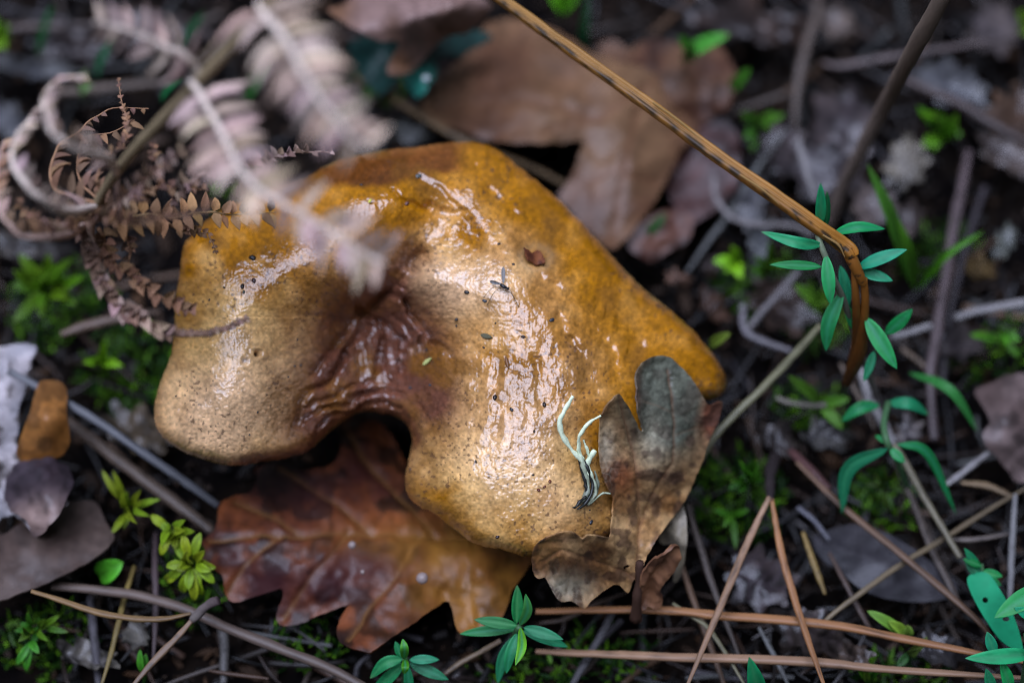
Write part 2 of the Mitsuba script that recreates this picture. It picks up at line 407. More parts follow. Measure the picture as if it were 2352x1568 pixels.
def cap_relief(P):
    q = P - CAP_CENTRE
    r, th = np.hypot(q[:, 0], q[:, 1]), np.arctan2(q[:, 1], q[:, 0])
    rad = fbm(np.column_stack([th * 9, r / 260, np.zeros(len(P))]), 3, 11) - 0.5           # wrinkles fanning out of the dent
    fan = fbm(np.column_stack([th * 16, r / 90, np.ones(len(P))]), 2, 12) - 0.5
    inner = np.exp(-(r / 170) ** 2)
    calm = sstep(1150, 1450, P[:, 0] - 0.35 * (P[:, 1] - 700)) * 0.72                         # the smooth right flank
    lump = noise2(P, 75, 21) - 0.5
    crumple = noise2(P, 22, 22, 2) - 0.5
    worm = 1 - np.abs(noise2(P * [1.0, 1.25], 6.0, 23, 2) * 2 - 1) * 1.6
    fine = noise2(P, 5, 24, 1) - 0.5
    back = sstep(560, 380, P[:, 1])
    z = 0.0012 * rad * sstep(20, 110, r) * (0.5 + 0.7 * calm - 0.45 * inner) + 0.0002 * fan * inner * sstep(50, 120, r) + 0.0008 * lump + 0.00022 * crumple * (1 - 0.4 * calm)
    z += (0.0009 * (noise2(np.column_stack([P[:, 0] * 0.94 - P[:, 1] * 0.34, (P[:, 0] * 0.34 + P[:, 1] * 0.94) * 0.28]), 13, 27, 3) - 0.5)) * np.clip(spot(P, 860, 820, 130, 110), 0, 1)
    z += 0.0006 * (noise2(P * [1.0, 0.30] + 0.12 * P[:, 1:] * [1, 0], 17, 26, 3) - 0.5) * np.clip(spot(P, 1170, 890, 150, 150) + 0.8 * spot(P, 1400, 740, 150, 130), 0, 1)
    z += (0.00008 * worm + 0.00003 * fine) * (1 - calm) * (1 - 0.5 * back)
    for x, y, deep, w in ((592, 812, 2.2, 6), (1222, 585, 0.7, 26), (562, 828, 0.5, 6)):
        d = np.hypot(P[:, 0] - x, P[:, 1] - y)
        z -= deep / 1000 * np.exp(-(d / w) ** 2) - 0.0002 * np.exp(-((d - 2.2 * w) / w) ** 2)
    return z


def spot(P, x, y, rx, ry, rot=0.0):
    c, s = math.cos(rot), math.sin(rot)
    u, v = P[:, 0] - x, P[:, 1] - y
    return np.exp(-((u * c + v * s) / rx) ** 2 - ((v * c - u * s) / ry) ** 2)


def cap_colour(P):
    m1, m2, m3 = noise2(P, 60, 31, 4), noise2(P, 9, 32, 3), noise2(P, 150, 33, 3)
    ochre, tan, pink, brown, dark = (0.31, 0.120, 0.002), (0.50, 0.30, 0.105), (0.62, 0.395, 0.215), (0.092, 0.032, 0.021), (0.10, 0.030, 0.006)
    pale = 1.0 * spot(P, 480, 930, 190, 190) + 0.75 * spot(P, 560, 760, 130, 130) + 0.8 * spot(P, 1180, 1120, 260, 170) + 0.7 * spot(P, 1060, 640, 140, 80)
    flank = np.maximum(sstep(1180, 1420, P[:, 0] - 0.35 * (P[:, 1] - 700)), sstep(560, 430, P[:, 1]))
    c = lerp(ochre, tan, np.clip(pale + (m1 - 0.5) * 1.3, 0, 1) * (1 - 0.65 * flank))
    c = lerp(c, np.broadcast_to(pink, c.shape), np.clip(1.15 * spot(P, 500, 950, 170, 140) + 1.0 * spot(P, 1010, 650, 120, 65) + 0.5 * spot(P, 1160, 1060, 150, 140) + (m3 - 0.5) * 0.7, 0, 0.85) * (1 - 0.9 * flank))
    wet = 0.7 * spot(P, 745, 870, 75, 60, -0.9) + 0.6 * spot(P, 905, 690, 60, 60) + 1.0 * spot(P, 870, 790, 140, 105, 0.2) + 0.85 * spot(P, 830, 690, 110, 45, -0.75) + 0.9 * spot(P, 800, 930, 150, 45, -0.35) + 0.8 * spot(P, 1000, 930, 65, 75) + 0.5 * spot(P, 720, 980, 60, 60) + 0.55 * spot(P, 940, 590, 60, 40, -0.9)
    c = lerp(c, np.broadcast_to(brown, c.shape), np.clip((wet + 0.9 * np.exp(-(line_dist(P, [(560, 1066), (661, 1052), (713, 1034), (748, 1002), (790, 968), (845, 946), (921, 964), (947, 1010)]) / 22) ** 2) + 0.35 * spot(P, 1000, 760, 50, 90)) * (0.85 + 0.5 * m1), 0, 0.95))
    c = lerp(c, np.broadcast_to(dark, c.shape), np.clip(0.95 * sstep(432, 408, P[:, 1] + 0.11 * (P[:, 0] - 850) + 30 * (m1 - 0.5)) * sstep(1090, 1030, P[:, 0]) + (m2 - 0.5) * 0.15, 0, 0.95))
    d = rim_dist(P)
    c = lerp(c, np.broadcast_to((0.22, 0.09, 0.025), c.shape), 0.55 * np.exp(-(d / 13) ** 2) * sstep(0.35, 0.65, m1 * 0.6 + m2 * 0.4 + 0.1))
    c = c * (0.72 + 0.56 * m2)[:, None] * (0.74 + 0.52 * m1)[:, None]
    c = lerp(c, np.broadcast_to((0.15, 0.062, 0.008), c.shape), 0.75 * sstep(0.5, 0.85, noise2(P, 70, 38, 3)) * (1 - np.clip(pale, 0, 1) * 0.6))
    c = c * (0.70 + 0.6 * noise2(P, 5.5, 39, 2))[:, None]
    speck = sstep(0.76, 0.83, noise2(P, 5.5, 35, 1)) * sstep(0.45, 0.62, noise2(P, 90, 36, 2))
    c = lerp(c, np.broadcast_to((0.07, 0.035, 0.02), c.shape), speck * 0.7)
    hole = np.exp(-(np.hypot(P[:, 0] - 592, P[:, 1] - 812) / 5) ** 4)
    c = lerp(c, np.broadcast_to((0.02, 0.01, 0.006), c.shape), hole)
    c = lerp(c, np.broadcast_to((0.25, 0.26, 0.27), c.shape), 0.7 * spot(P, 562, 828, 7, 6))
    ring = np.exp(-((np.hypot((P[:, 0] - 1230) / 1.25, P[:, 1] - 592) - 27) / 9) ** 2)
    return lerp(c, np.broadcast_to((0.55, 0.42, 0.25), c.shape), ring * 0.3 * m1)


def cap_thick(P, poly):
    d = rim_dist(P)
    return 0.0022 + 0.011 * sstep(0, 130, d)


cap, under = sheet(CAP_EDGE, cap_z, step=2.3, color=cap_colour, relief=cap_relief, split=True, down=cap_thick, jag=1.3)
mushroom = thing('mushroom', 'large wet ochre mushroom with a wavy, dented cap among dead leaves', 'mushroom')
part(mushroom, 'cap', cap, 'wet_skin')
uv_, uf_, uP = under
part(mushroom, 'pore_layer', (uv_, uf_, np.broadcast_to((0.17, 0.10, 0.03), uv_.shape) * (0.6 + 0.8 * np.tile(noise2(uP, 8, 41), 3))[:, None] if len(uv_) == 3 * len(uP) else np.broadcast_to((0.17, 0.10, 0.03), uv_.shape)), 'matte')
sc = at(1080, 690, 0.045)
part(mushroom, 'stem', tube(spline([sc + [0.0, 0.012, -0.055], sc + [0, 0.008, -0.03], sc + [0, 0.004, -0.004]], 14), [0.015, 0.012, 0.0135], 20, (0.30, 0.19, 0.08), rough=0.15), 'matte')


def on_cap(px, py, lift=0.0):
    P = np.array([[px, py]], float)
    return at(px, py, float(cap_z(P)[0] + cap_relief(P)[0] * 0.7) + lift)


# ------------------------------------------------------------------ what lies on the cap
DARK = (0.012, 0.010, 0.010)
for k, (x, y, r, col) in enumerate([(580, 592, 8, DARK), (583, 644, 6, (0.03, 0.012, 0.012)), (557, 657, 6, DARK), (560, 670, 4, (0.02, 0.03, 0.02)), (1072, 671, 6, DARK), (1113, 691, 5, (0.03, 0.04, 0.05)), (1049, 733, 5, DARK), (1048, 748, 3, DARK),
        (1202, 773, 5, (0.03, 0.015, 0.01)), (1267, 735, 6, (0.02, 0.025, 0.035)), (1111, 798, 3, DARK), (1137, 912, 6, (0.015, 0.01, 0.008)), (1250, 928, 6, (0.02, 0.012, 0.008)), (1175, 940, 5, (0.02, 0.025, 0.03)), (1138, 742, 2.5, DARK),
        (1179, 607, 4, DARK), (1146, 560, 4, DARK), (980, 803, 4, DARK), (942, 890, 4, (0.02, 0.025, 0.03)), (988, 884, 4, (0.015, 0.02, 0.025)), (1263, 1105, 4.5, (0.10, 0.025, 0.010)), (1251, 1117, 3.5, (0.10, 0.025, 0.010)), (1237, 1125, 4.5, (0.09, 0.022, 0.010)),
        (1357, 1198, 6, (0.012, 0.016, 0.022)), (1354, 1171, 2.5, DARK), (1143, 1232, 5, (0.02, 0.01, 0.01)), (943, 1077, 3.5, (0.03, 0.02, 0.02)), (1224, 1090, 3, DARK), (1093, 1059, 3.5, (0.04, 0.03, 0.02)), (690, 838, 4, DARK), (676, 840, 3.5, DARK),
        (404, 909, 2.5, DARK), (592, 946, 3, DARK), (573, 998, 2.5, DARK), (497, 529, 5, DARK), (515, 660, 3, DARK), (481, 688, 3, DARK), (683, 780, 3, DARK), (662, 865, 3, DARK), (412, 723, 3.5, DARK), (1227, 990, 3, DARK), (935, 467, 6, (0.10, 0.04, 0.03)), (960, 405, 9, (0.05, 0.06, 0.06)), (830, 425, 4, DARK)]):
    thing('dirt_speck', 'tiny reddish seed-like grain stuck on the front lobe of the cap' if col[0] > 0.08 and y > 1000 else 'tiny dark speck of dirt stuck to the wet cap', 'speck', 'reddish grains on the front lobe of the cap' if col[0] > 0.08 and y > 1000 else 'dark specks on the cap',
          blob(on_cap(x, y, 0.0001), np.array([r * 1.15, r * 0.75, r * 0.6]) * 1e-4, col, k, 1, 0.3, RNG.uniform(0, 3.1)), 'damp')


def strip(pts, w, n=10, thick=0.0003, color=(0.3, 0.3, 0.3), fold=0.0, **more):
    p = [on_cap(x, y, h) for x, y, h in pts]
    return blade(p[0], p[-1], w, nu=n, thick=thick, color=color, fold=fold, mid=p[len(p) // 2] if len(p) > 2 else None, **more)


thing('needle_fragment', 'short pale green-yellow plant sliver lying beside the dark wrinkles of the cap', 'plant sliver', geom=strip([(970, 838, 0.0004), (990, 822, 0.0010)], 0.0009, color=(0.55, 0.60, 0.22)))
thing('flower_flake', 'tiny yellow flake on the upper left of the cap under the fern', 'flake', geom=strip([(846, 466, 0.0005), (853, 457, 0.0012)], 0.0006, color=(0.7, 0.65, 0.12)))
thing('bark_flake', 'small grey-green flake in the middle of the cap', 'flake', geom=strip([(1103, 768, 0.0004), (1130, 775, 0.0005)], 0.0011, color=(0.09, 0.085, 0.05)))
chip = thing('leaf_chip', 'small ragged red-brown leaf chip in a pale scar on the far side of the cap', 'leaf fragment',
             geom=sheet([(1202, 566), (1222, 580), (1238, 574), (1250, 590), (1252, 602), (1234, 606), (1214, 598)], lambda P: cap_z(P) + 0.0011 + 0.0006 * np.sin(P[:, 0] / 9), 4, 0.0004, lambda P: lerp((0.05, 0.014, 0.008), (0.17, 0.055, 0.02), noise2(P, 9, 3)), smooth=False, jag=3), bsdf='damp')
thing('seed_husk', 'slit brown husk pressed into the bright front ridge of the cap', 'husk', geom=strip([(1161, 818, 0.0005), (1168, 845, 0.0006)], 0.0010, color=(0.14, 0.06, 0.02), fold=-0.4), bsdf='damp')

m0 = on_cap(1152, 655, 0.0012)
midge = thing('midge', 'tiny dark midge with open narrow wings sitting on the cap', 'insect')
part(midge, 'body', tube(spline([on_cap(1146, 650, 0.0009), on_cap(1155, 657, 0.0013), on_cap(1164, 661, 0.0011)], 9), [0.00015, 0.0004, 0.00045, 0.00025], 8, (0.012, 0.013, 0.016)), 'damp')
part(midge, 'head', blob(on_cap(1167, 662, 0.0011), (0.00035, 0.0003, 0.0003), (0.01, 0.01, 0.012)), 'damp')
part(midge, 'wing', blade(on_cap(1151, 653, 0.0016), on_cap(1124, 646, 0.0012), 0.0008, color=(0.03, 0.028, 0.026), thick=0.00004, peak=0.6, blunt=1), 'insect_wing', label='dark wing lying flat to the left')
part(midge, 'wing', blade(on_cap(1156, 652, 0.0015), at(1156, 612, on_cap(1156, 614)[2] + 0.0012), 0.0009, color=(0.16, 0.15, 0.14), thick=0.00004, peak=0.6, blunt=1), 'insect_wing', label='pale wing raised upwards')
for a, b in (((1146, 658), (1110, 684)), ((1150, 660), (1118, 702)), ((1162, 664), (1184, 690)), ((1160, 664), (1192, 705))):
    p0, p2 = on_cap(*a, 0.001), on_cap(*b, 0.0001)
    part(midge, 'leg', tube(spline([p0, (p0 + p2) / 2 + [0, 0, 0.0013], p2], 8), 0.00006, 4, (0.015, 0.015, 0.018)), 'damp')

# the grey-green lichen sprig
MINT, GREY = np.array((0.68, 0.78, 0.54)), np.array((0.04, 0.045, 0.04))
lichen = thing('lichen_sprig', 'pale mint branching lichen sprig with a blackened base lying on the cap', 'lichen')


def strap(pts, widths, c0, c1, lift=0.0016, flat=0.8):
    p = spline([on_cap(x, y, lift + h) for x, y, h in pts], 26)
    col = lambda s, th, v: lerp(c0, c1, s) * (0.75 + 0.5 * fbm(v * 1800, 2, 3))[:, None]
    return tube(p, 0.62 * np.interp(np.linspace(0, 1, 26), np.linspace(0, 1, len(widths)), widths), 8, col, rough=0.9, flat=flat, ref=(0, 1, 0.5))


part(lichen, 'branch', strap([(1316, 909, 0.004), (1300, 936, 0.003), (1286, 966, 0.0026), (1291, 1000, 0.002), (1312, 1032, 0.001), (1340, 1062, 0.0005), (1354, 1092, 0)], [0.0008, 0.0010, 0.0011, 0.0010, 0.0009, 0.0008], MINT, MINT * 0.85), 'matte')
part(lichen, 'branch', strap([(1380, 954, 0.006), (1352, 972, 0.0045), (1332, 1000, 0.003), (1329, 1030, 0.001), (1338, 1058, 0)], [0.0005, 0.0008, 0.0010, 0.0010], MINT, MINT * 0.9), 'matte')
part(lichen, 'branch', strap([(1366, 1034, 0.002), (1356, 1048, 0.001), (1345, 1075, 0)], [0.0009, 0.0011, 0.0008], MINT * 0.95, MINT * 0.7), 'matte')
part(lichen, 'branch', strap([(1340, 1010, 0.002), (1350, 1036, 0.001), (1354, 1054, 0)], [0.0003, 0.0006, 0.0006], MINT, MINT * 0.7), 'matte')
for i, (pts, w, c0, c1) in enumerate([
        ([(1334, 1048, 0.0006), (1341, 1078, 0.0004), (1350, 1108, 0.0002), (1349, 1132, 0), (1334, 1153, 0), (1319, 1166, 0)], [0.0006, 0.0009, 0.0008, 0.0010, 0.0007, 0.0005], MINT * 0.5, GREY * 0.25),
        ([(1340, 1055, 0.0004), (1352, 1082, 0.0007), (1361, 1108, 0.0004), (1357, 1134, 0.0003), (1342, 1156, 0), (1326, 1169, 0)], [0.0006, 0.0008, 0.0010, 0.0007, 0.0009, 0.0004], GREY * 0.5, GREY * 0.4),
        ([(1329, 1050, 0), (1335, 1078, 0), (1343, 1104, 0), (1346, 1126, 0), (1343, 1142, 0)], [0.0003, 0.0005, 0.0006, 0.0006, 0.0004], GREY * 0.4, GREY * 0.2),
        ([(1352, 1064, 0.0004), (1358, 1088, 0.0008), (1366, 1112, 0.0006), (1368, 1132, 0.0003), (1356, 1150, 0), (1338, 1160, 0)], [0.0004, 0.0007, 0.0007, 0.0008, 0.0006, 0.0005], MINT * 0.8, MINT * 0.15),
        ([(1366, 1080, 0.0004), (1372, 1106, 0.0003), (1371, 1130, 0), (1360, 1146, 0)], [0.0003, 0.0006, 0.0006, 0.0004], MINT * 0.3, GREY * 0.6),
        ([(1345, 1140, 0.0004), (1333, 1150, 0.0004), (1324, 1162, 0.0003), (1316, 1165, 0.0006)], [0.0006, 0.0006, 0.0005, 0.0003], GREY * 0.2, GREY * 0.6)]):
    part(lichen, 'base_strand', strap(pts, w, c0, c1), 'damp', label='blackened twisted strand of the base' if i % 3 else 'grey-green twisted strand of the base')
part(lichen, 'branch', strap([(1402, 1133, 0.001), (1383, 1133, 0.0004), (1366, 1147, 0), (1350, 1158, 0)], [0.0004, 0.0005, 0.0006], MINT * 0.7, MINT * 0.25), 'matte', label='thin green side branch at the base')

# the dry oak leaf draped over the right of the cap
LEAF_EDGE = [(1418, 905), (1394, 924), (1377, 955), (1374, 1004), (1377, 1060), (1391, 1113), (1406, 1141), (1401, 1183), (1399, 1232), (1380, 1228), (1349, 1225), (1335, 1234), (1318, 1221), (1293, 1218), (1262, 1228), (1238, 1242), (1223, 1266), (1222, 1301), (1231, 1327),
    (1251, 1320), (1262, 1343), (1283, 1377), (1311, 1377), (1338, 1393), (1359, 1374), (1398, 1346), (1418, 1340), (1443, 1357), (1457, 1330), (1466, 1345), (1476, 1300), (1491, 1266), (1516, 1228), (1558, 1169), (1582, 1130), (1607, 1058), (1630, 1004), (1650, 958), (1658, 925), (1646, 921), (1630, 930), (1616, 922), (1604, 900),
    (1579, 861), (1561, 840), (1533, 820), (1498, 819), (1467, 838), (1454, 866), (1457, 900), (1464, 952), (1474, 987), (1465, 985), (1450, 952), (1432, 925)]
leaf_lift = surface([(x, y, z / 1000) for x, y, z in [(1418, 905, 9), (1380, 960, 6), (1376, 1060, 3), (1401, 1183, 1.0), (1399, 1232, 1.0), (1430, 1000, 4.5), (1440, 1100, 4.0), (1470, 1200, 3), (1450, 950, 5), (1474, 990, 2.2), (1457, 880, 2.6), (1500, 825, 2.4), (1560, 845, 2.2), (1540, 930, 3.2), (1560, 1020, 3.0), (1540, 1100, 2.5),
    (1610, 930, 2.5), (1620, 1000, 2), (1655, 920, 3), (1590, 1100, 2)]])
leaf_low = surface([(x, y, z / 1000) for x, y, z in [(1223, 1266, 41), (1238, 1242, 46), (1293, 1218, 52), (1335, 1234, 50), (1380, 1228, 49), (1300, 1290, 43), (1231, 1327, 34), (1251, 1320, 33), (1283, 1377, 27), (1338, 1393, 23), (1398, 1346, 28), (1443, 1357, 26), (1370, 1290, 38), (1330, 1330, 31), (1457, 1330, 30), (1476, 1300, 31), (1471, 1240, 36), (1516, 1228, 36)]], 0.00001)


def oak_z(P):
    a = cap_base(P) + leaf_lift(P)
    t = sstep(1175, 1265, P[:, 1])
    t = np.maximum(t, sstep(1402, 1385, P[:, 0]) * sstep(1198, 1214, P[:, 1]))
    z = a * (1 - t) + leaf_low(P) * t
    return np.where(shapely.contains_xy(shapely.Polygon(CAP_RING), P[:, 0], P[:, 1]), np.maximum(z, cap_z(P) + 0.0016), z)


VEINS = [([(1462, 1400), (1468, 1300), (1471, 1197), (1467, 1110), (1460, 1044), (1440, 980), (1420, 910)], 1.0), ([(1470, 1210), (1500, 1140), (1545, 1060), (1553, 980), (1546, 900), (1535, 850)], 0.8), ([(1466, 1330), (1400, 1300), (1340, 1280), (1290, 1262), (1245, 1290)], 0.7),
         ([(1465, 1130), (1430, 1085), (1400, 1070)], 0.5), ([(1460, 1050), (1425, 1020), (1385, 1000)], 0.45), ([(1480, 1180), (1520, 1150), (1570, 1120)], 0.5), ([(1340, 1280), (1310, 1320), (1300, 1365)], 0.5), ([(1400, 1300), (1390, 1325)], 0.4), ([(1552, 1000), (1590, 985), (1620, 975)], 0.4), ([(1552, 950), (1510, 930), (1475, 920)], 0.4), ([(1370, 1290), (1360, 1250)], 0.4)]


def vein_net(P, cell, seed):
    """Distance-to-border pattern of a fine net of veins."""
    g = np.random.default_rng(seed).uniform(P.min(0) - 20, P.max(0) + 20, (int(np.prod(np.ptp(P, axis=0) + 40) / cell**2), 2))
    d, _ = cKDTree(g).query(P, k=2)
    return np.exp(-((d[:, 1] - d[:, 0]) / (cell * 0.13)) ** 2)


def oak_relief(P):
    z = sum(-0.0005 * w * np.exp(-(line_dist(P, l) / 5) ** 2) for l, w in VEINS)
    edge = shapely.distance(shapely.LinearRing(LEAF_EDGE), shapely.points(P[:, 0], P[:, 1]))
    return z + 0.0010 * (noise2(P, 70, 61) - 0.5) + 0.0005 * (noise2(P, 22, 62) - 0.5) + 0.00012 * (noise2(P, 6, 63, 2) - 0.5) - 0.0001 * vein_net(P, 16, 4) + 0.0005 * np.exp(-(edge / 9) ** 2)


def oak_colour(P):
    m, f, b = noise2(P, 55, 64, 3), noise2(P, 10, 65, 3), noise2(P, 26, 66, 2)
    c = lerp((0.22, 0.105, 0.035), (0.36, 0.225, 0.10), np.clip(m * 1.6 - 0.3, 0, 1))
    c = lerp(c, np.broadcast_to((0.24, 0.075, 0.028), c.shape), 0.9 * spot(P, 1425, 1090, 38, 42) + 0.6 * spot(P, 1300, 1300, 60, 30))
    c = lerp(c, np.broadcast_to((0.060, 0.075, 0.058), c.shape), np.clip(1.6 * spot(P, 1525, 910, 95, 120) + 0.25 * spot(P, 1560, 1010, 60, 80), 0, 0.93))
    c = lerp(c, np.broadcast_to((0.10, 0.03, 0.016), c.shape), np.clip(1.6 * spot(P, 1636, 955, 24, 55) + 0.5 * spot(P, 1462, 900, 10, 60), 0, 0.9))
    c = lerp(c, np.broadcast_to((0.42, 0.38, 0.27), c.shape), np.clip(0.9 * spot(P, 1300, 1345, 55, 32) + 0.6 * spot(P, 1390, 1030, 22, 50) + 0.5 * spot(P, 1500, 1015, 30, 60), 0, 0.8))
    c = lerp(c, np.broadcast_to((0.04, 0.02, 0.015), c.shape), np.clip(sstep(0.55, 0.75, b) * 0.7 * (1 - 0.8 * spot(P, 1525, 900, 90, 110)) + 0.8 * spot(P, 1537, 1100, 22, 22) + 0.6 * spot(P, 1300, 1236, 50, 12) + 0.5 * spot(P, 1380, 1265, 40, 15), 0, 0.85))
    c = c * (0.45 + 1.1 * f)[:, None]
    v = np.max([w * np.exp(-(line_dist(P, l) / 2.6) ** 2) for l, w in VEINS], axis=0)
    c = lerp(c, np.broadcast_to((0.13, 0.06, 0.03), c.shape), v * 0.7)
    return lerp(c, np.broadcast_to((0.42, 0.38, 0.28), c.shape), vein_net(P, 16, 4) * np.clip(0.6 * spot(P, 1295, 1350, 55, 35) + 0.35 * spot(P, 1385, 1050, 25, 60), 0, 0.6))


oak = thing('oak_leaf', 'dry lobed brown oak leaf with a grey-green lobe draped over the right of the cap', 'oak leaf')
HOLE = [(1436, 1300), (1441, 1297), (1448, 1298), (1446, 1304), (1440, 1305), (1439, 1312), (1434, 1308)]
part(oak, 'leaf_blade', sheet(LEAF_EDGE, oak_z, 3.6, 0.00045, oak_colour, oak_relief, smooth=True, jag=0.7, seed=9, holes=[HOLE]), 'damp')
low2 = surface([(1471, 1336, .030), (1484, 1301, .034), (1512, 1280, .039), (1550, 1256, .041), (1568, 1263, .037), (1536, 1325, .030), (1519, 1357, .026), (1490, 1370, .023), (1481, 1405, .020), (1521, 1384, .021)])
part(oak, 'side_lobe', sheet([(1471, 1336), (1476, 1318), (1484, 1301), (1500, 1288), (1512, 1280), (1530, 1268), (1550, 1256), (1562, 1257), (1568, 1263), (1566, 1278), (1556, 1300), (1536, 1325), (1521, 1348), (1516, 1362), (1522, 1372), (1520, 1386), (1506, 1399), (1494, 1396), (1490, 1404), (1481, 1406), (1474, 1390), (1470, 1370)], low2, 3.6, 0.0007,
     lambda P: lerp((0.06, 0.025, 0.014), (0.21, 0.10, 0.05), noise2(P, 22, 70, 4) * 1.4 - 0.15), lambda P: 0.0012 * (noise2(P, 20, 71) - 0.5) - 0.002 * np.exp(-(shapely.distance(shapely.LineString([(1485, 1400), (1500, 1330), (1560, 1265)]), shapely.points(P[:, 0], P[:, 1])) / 10) ** 2)), 'satin', label='small curled lobe beside the stalk')
part(oak, 'stalk', tube(spline([at(1470, 1290, .0335), at(1467, 1335, .0285), at(1463, 1375, .024), at(1460, 1420, .017)], 16), [0.0009, 0.0009, 0.0011, 0.0014], 8, (0.045, 0.022, 0.014), rough=0.3), 'matte')

TONE[0] = 0.5


# ------------------------------------------------------------------ fallen leaves
def leaf_paint(base, other, scale=40, seed=0, veins=(), vein=(0.2, 0.12, 0.05), dark=0.5, wide=3.0, spots=0.0):
    def f(P):
        c = lerp(base, other, np.clip(noise2(P, scale, seed, 4) * 2.0 - 0.5, 0, 1)) * (0.65 + 0.7 * noise2(P, scale / 5, seed + 1, 3))[:, None]
        c = c * (1 - dark * sstep(0.52, 0.72, noise2(P, scale * 0.7, seed + 2, 3)))[:, None]
        for l in veins:
            c = lerp(c, np.broadcast_to(vein, c.shape), 0.8 * np.exp(-(line_dist(P, l) / wide) ** 2))
        if spots:
            c = lerp(c, np.broadcast_to((0.03, 0.02, 0.015), c.shape), spots * sstep(0.66, 0.74, noise2(P, scale * 0.35, seed + 3, 2)))
        return c
    return f


def leaf(name, label, cat, outline, ctrl, paint, bsdf='satin', step=7, jag=2.0, bump=0.0012, veins=(), seed=0, group=None, thick=0.0004, smooth=True, bumpscale=60, extra=()):
    z = surface([(x, y, h / 1000) for x, y, h in ctrl], 0.00001) if len(ctrl) > 2 else (lambda P: np.full(len(P), ctrl[0][2] / 1000))
    rel = lambda P: 0.8 * bump * (noise2(P, bumpscale, seed + 50) - 0.5) + 0.2 * bump * (noise2(P, bumpscale / 4, seed + 51, 2) - 0.5) - sum(0.0006 * np.exp(-(line_dist(P, l) / 9) ** 2) for l in veins)
    g = sheet(outline, z, step, thick, paint, rel, smooth, jag, seed)
    if not extra:
        return thing(name, label, cat, group, g, bsdf)
    k = thing(name, label, cat, group)
    part(k, 'leaf_blade', g, bsdf)
    for nm, ge, bs in extra:
        part(k, nm, ge, bs)
    return k


RED_EDGE = [(588, 1068), (590, 1100), (577, 1131), (545, 1137), (522, 1146), (503, 1159), (500, 1190), (493, 1212), (476, 1230), (462, 1247), (472, 1266), (463, 1291), (488, 1304), (511, 1323), (514, 1345), (519, 1366), (540, 1381), (591, 1367), (640, 1355), (647, 1372), (634, 1408), (643, 1434), (678, 1434), (730, 1413), (797, 1390),
    (808, 1392), (785, 1416), (775, 1451), (789, 1482), (845, 1497), (890, 1472), (935, 1440), (970, 1416), (1003, 1392), (1031, 1380), (1041, 1413), (1053, 1447), (1088, 1447), (1123, 1430), (1158, 1409), (1180, 1353), (1212, 1306), (1236, 1262), (1180, 1220), (1110, 1190), (1050, 1180), (985, 1130), (930, 1060), (900, 1000), (860, 960), (800, 950), (780, 985), (786, 1010), (778, 1045), (755, 1068), (700, 1078), (645, 1062)]
RV = [[(1225, 1228), (1071, 1234), (900, 1228), (775, 1225), (600, 1228), (480, 1240)], [(1000, 1230), (900, 1120), (830, 1040), (795, 970)], [(860, 1228), (760, 1150), (690, 1100), (640, 1075)], [(700, 1226), (610, 1180), (540, 1150)], [(960, 1232), (900, 1330), (830, 1430), (800, 1470)], [(800, 1226), (720, 1320), (650, 1420)], [(1090, 1234), (1080, 1330), (1085, 1430)], [(640, 1228), (560, 1300), (525, 1360)]]
_r0 = leaf_paint((0.075, 0.018, 0.012), (0.30, 0.085, 0.022), 75, 101, RV, (0.26, 0.12, 0.035), 0.75, 4.5)


def red_paint(P):
    c = _r0(P)
    c = lerp(c, np.broadcast_to((0.50, 0.215, 0.032), c.shape), np.clip(1.2 * spot(P, 1090, 1330, 130, 130) + 0.5 * spot(P, 880, 1250, 120, 40), 0, 0.8) * (0.4 + noise2(P, 40, 5)))
    return lerp(c, np.broadcast_to((0.075, 0.02, 0.024), c.shape), np.clip(0.8 * spot(P, 800, 1310, 110, 70) + 0.7 * spot(P, 620, 1340, 90, 50) + 0.5 * spot(P, 720, 1130, 80, 60), 0, 0.75))


leaf('oak_leaf', 'big glossy red-brown lobed oak leaf lying under the front of the mushroom', 'oak leaf', RED_EDGE,
     [(462, 1250, 20), (520, 1370, 12), (590, 1100, 12), (640, 1430, 10), (780, 1000, 12), (830, 1490, 18), (800, 1230, 15), (700, 1300, 20), (1000, 1240, 14), (930, 1340, 19), (1090, 1440, 14), (1210, 1300, 11), (1100, 1300, 18), (900, 1050, 6), (650, 1180, 18), (1030, 1385, 12), (800, 1395, 12)], red_paint, 'satin', 6, 2, 0.0026, RV, 100, bumpscale=85)
for x, y, r, l in ((970, 1327, 13, 'largest of three white beads on the red-brown oak leaf'), (809, 1251, 9, 'white bead beside the midrib of the red-brown oak leaf'), (833, 1313, 5, 'smallest of three white beads on the red-brown oak leaf')):
    thing('white_bead', l, 'bead', geom=blob(at(x, y, 0.0225), np.array([1, 1, 0.9]) * r * 1.05e-4, (0.42, 0.33, 0.30), 3, 2, 0.12), bsdf='damp')

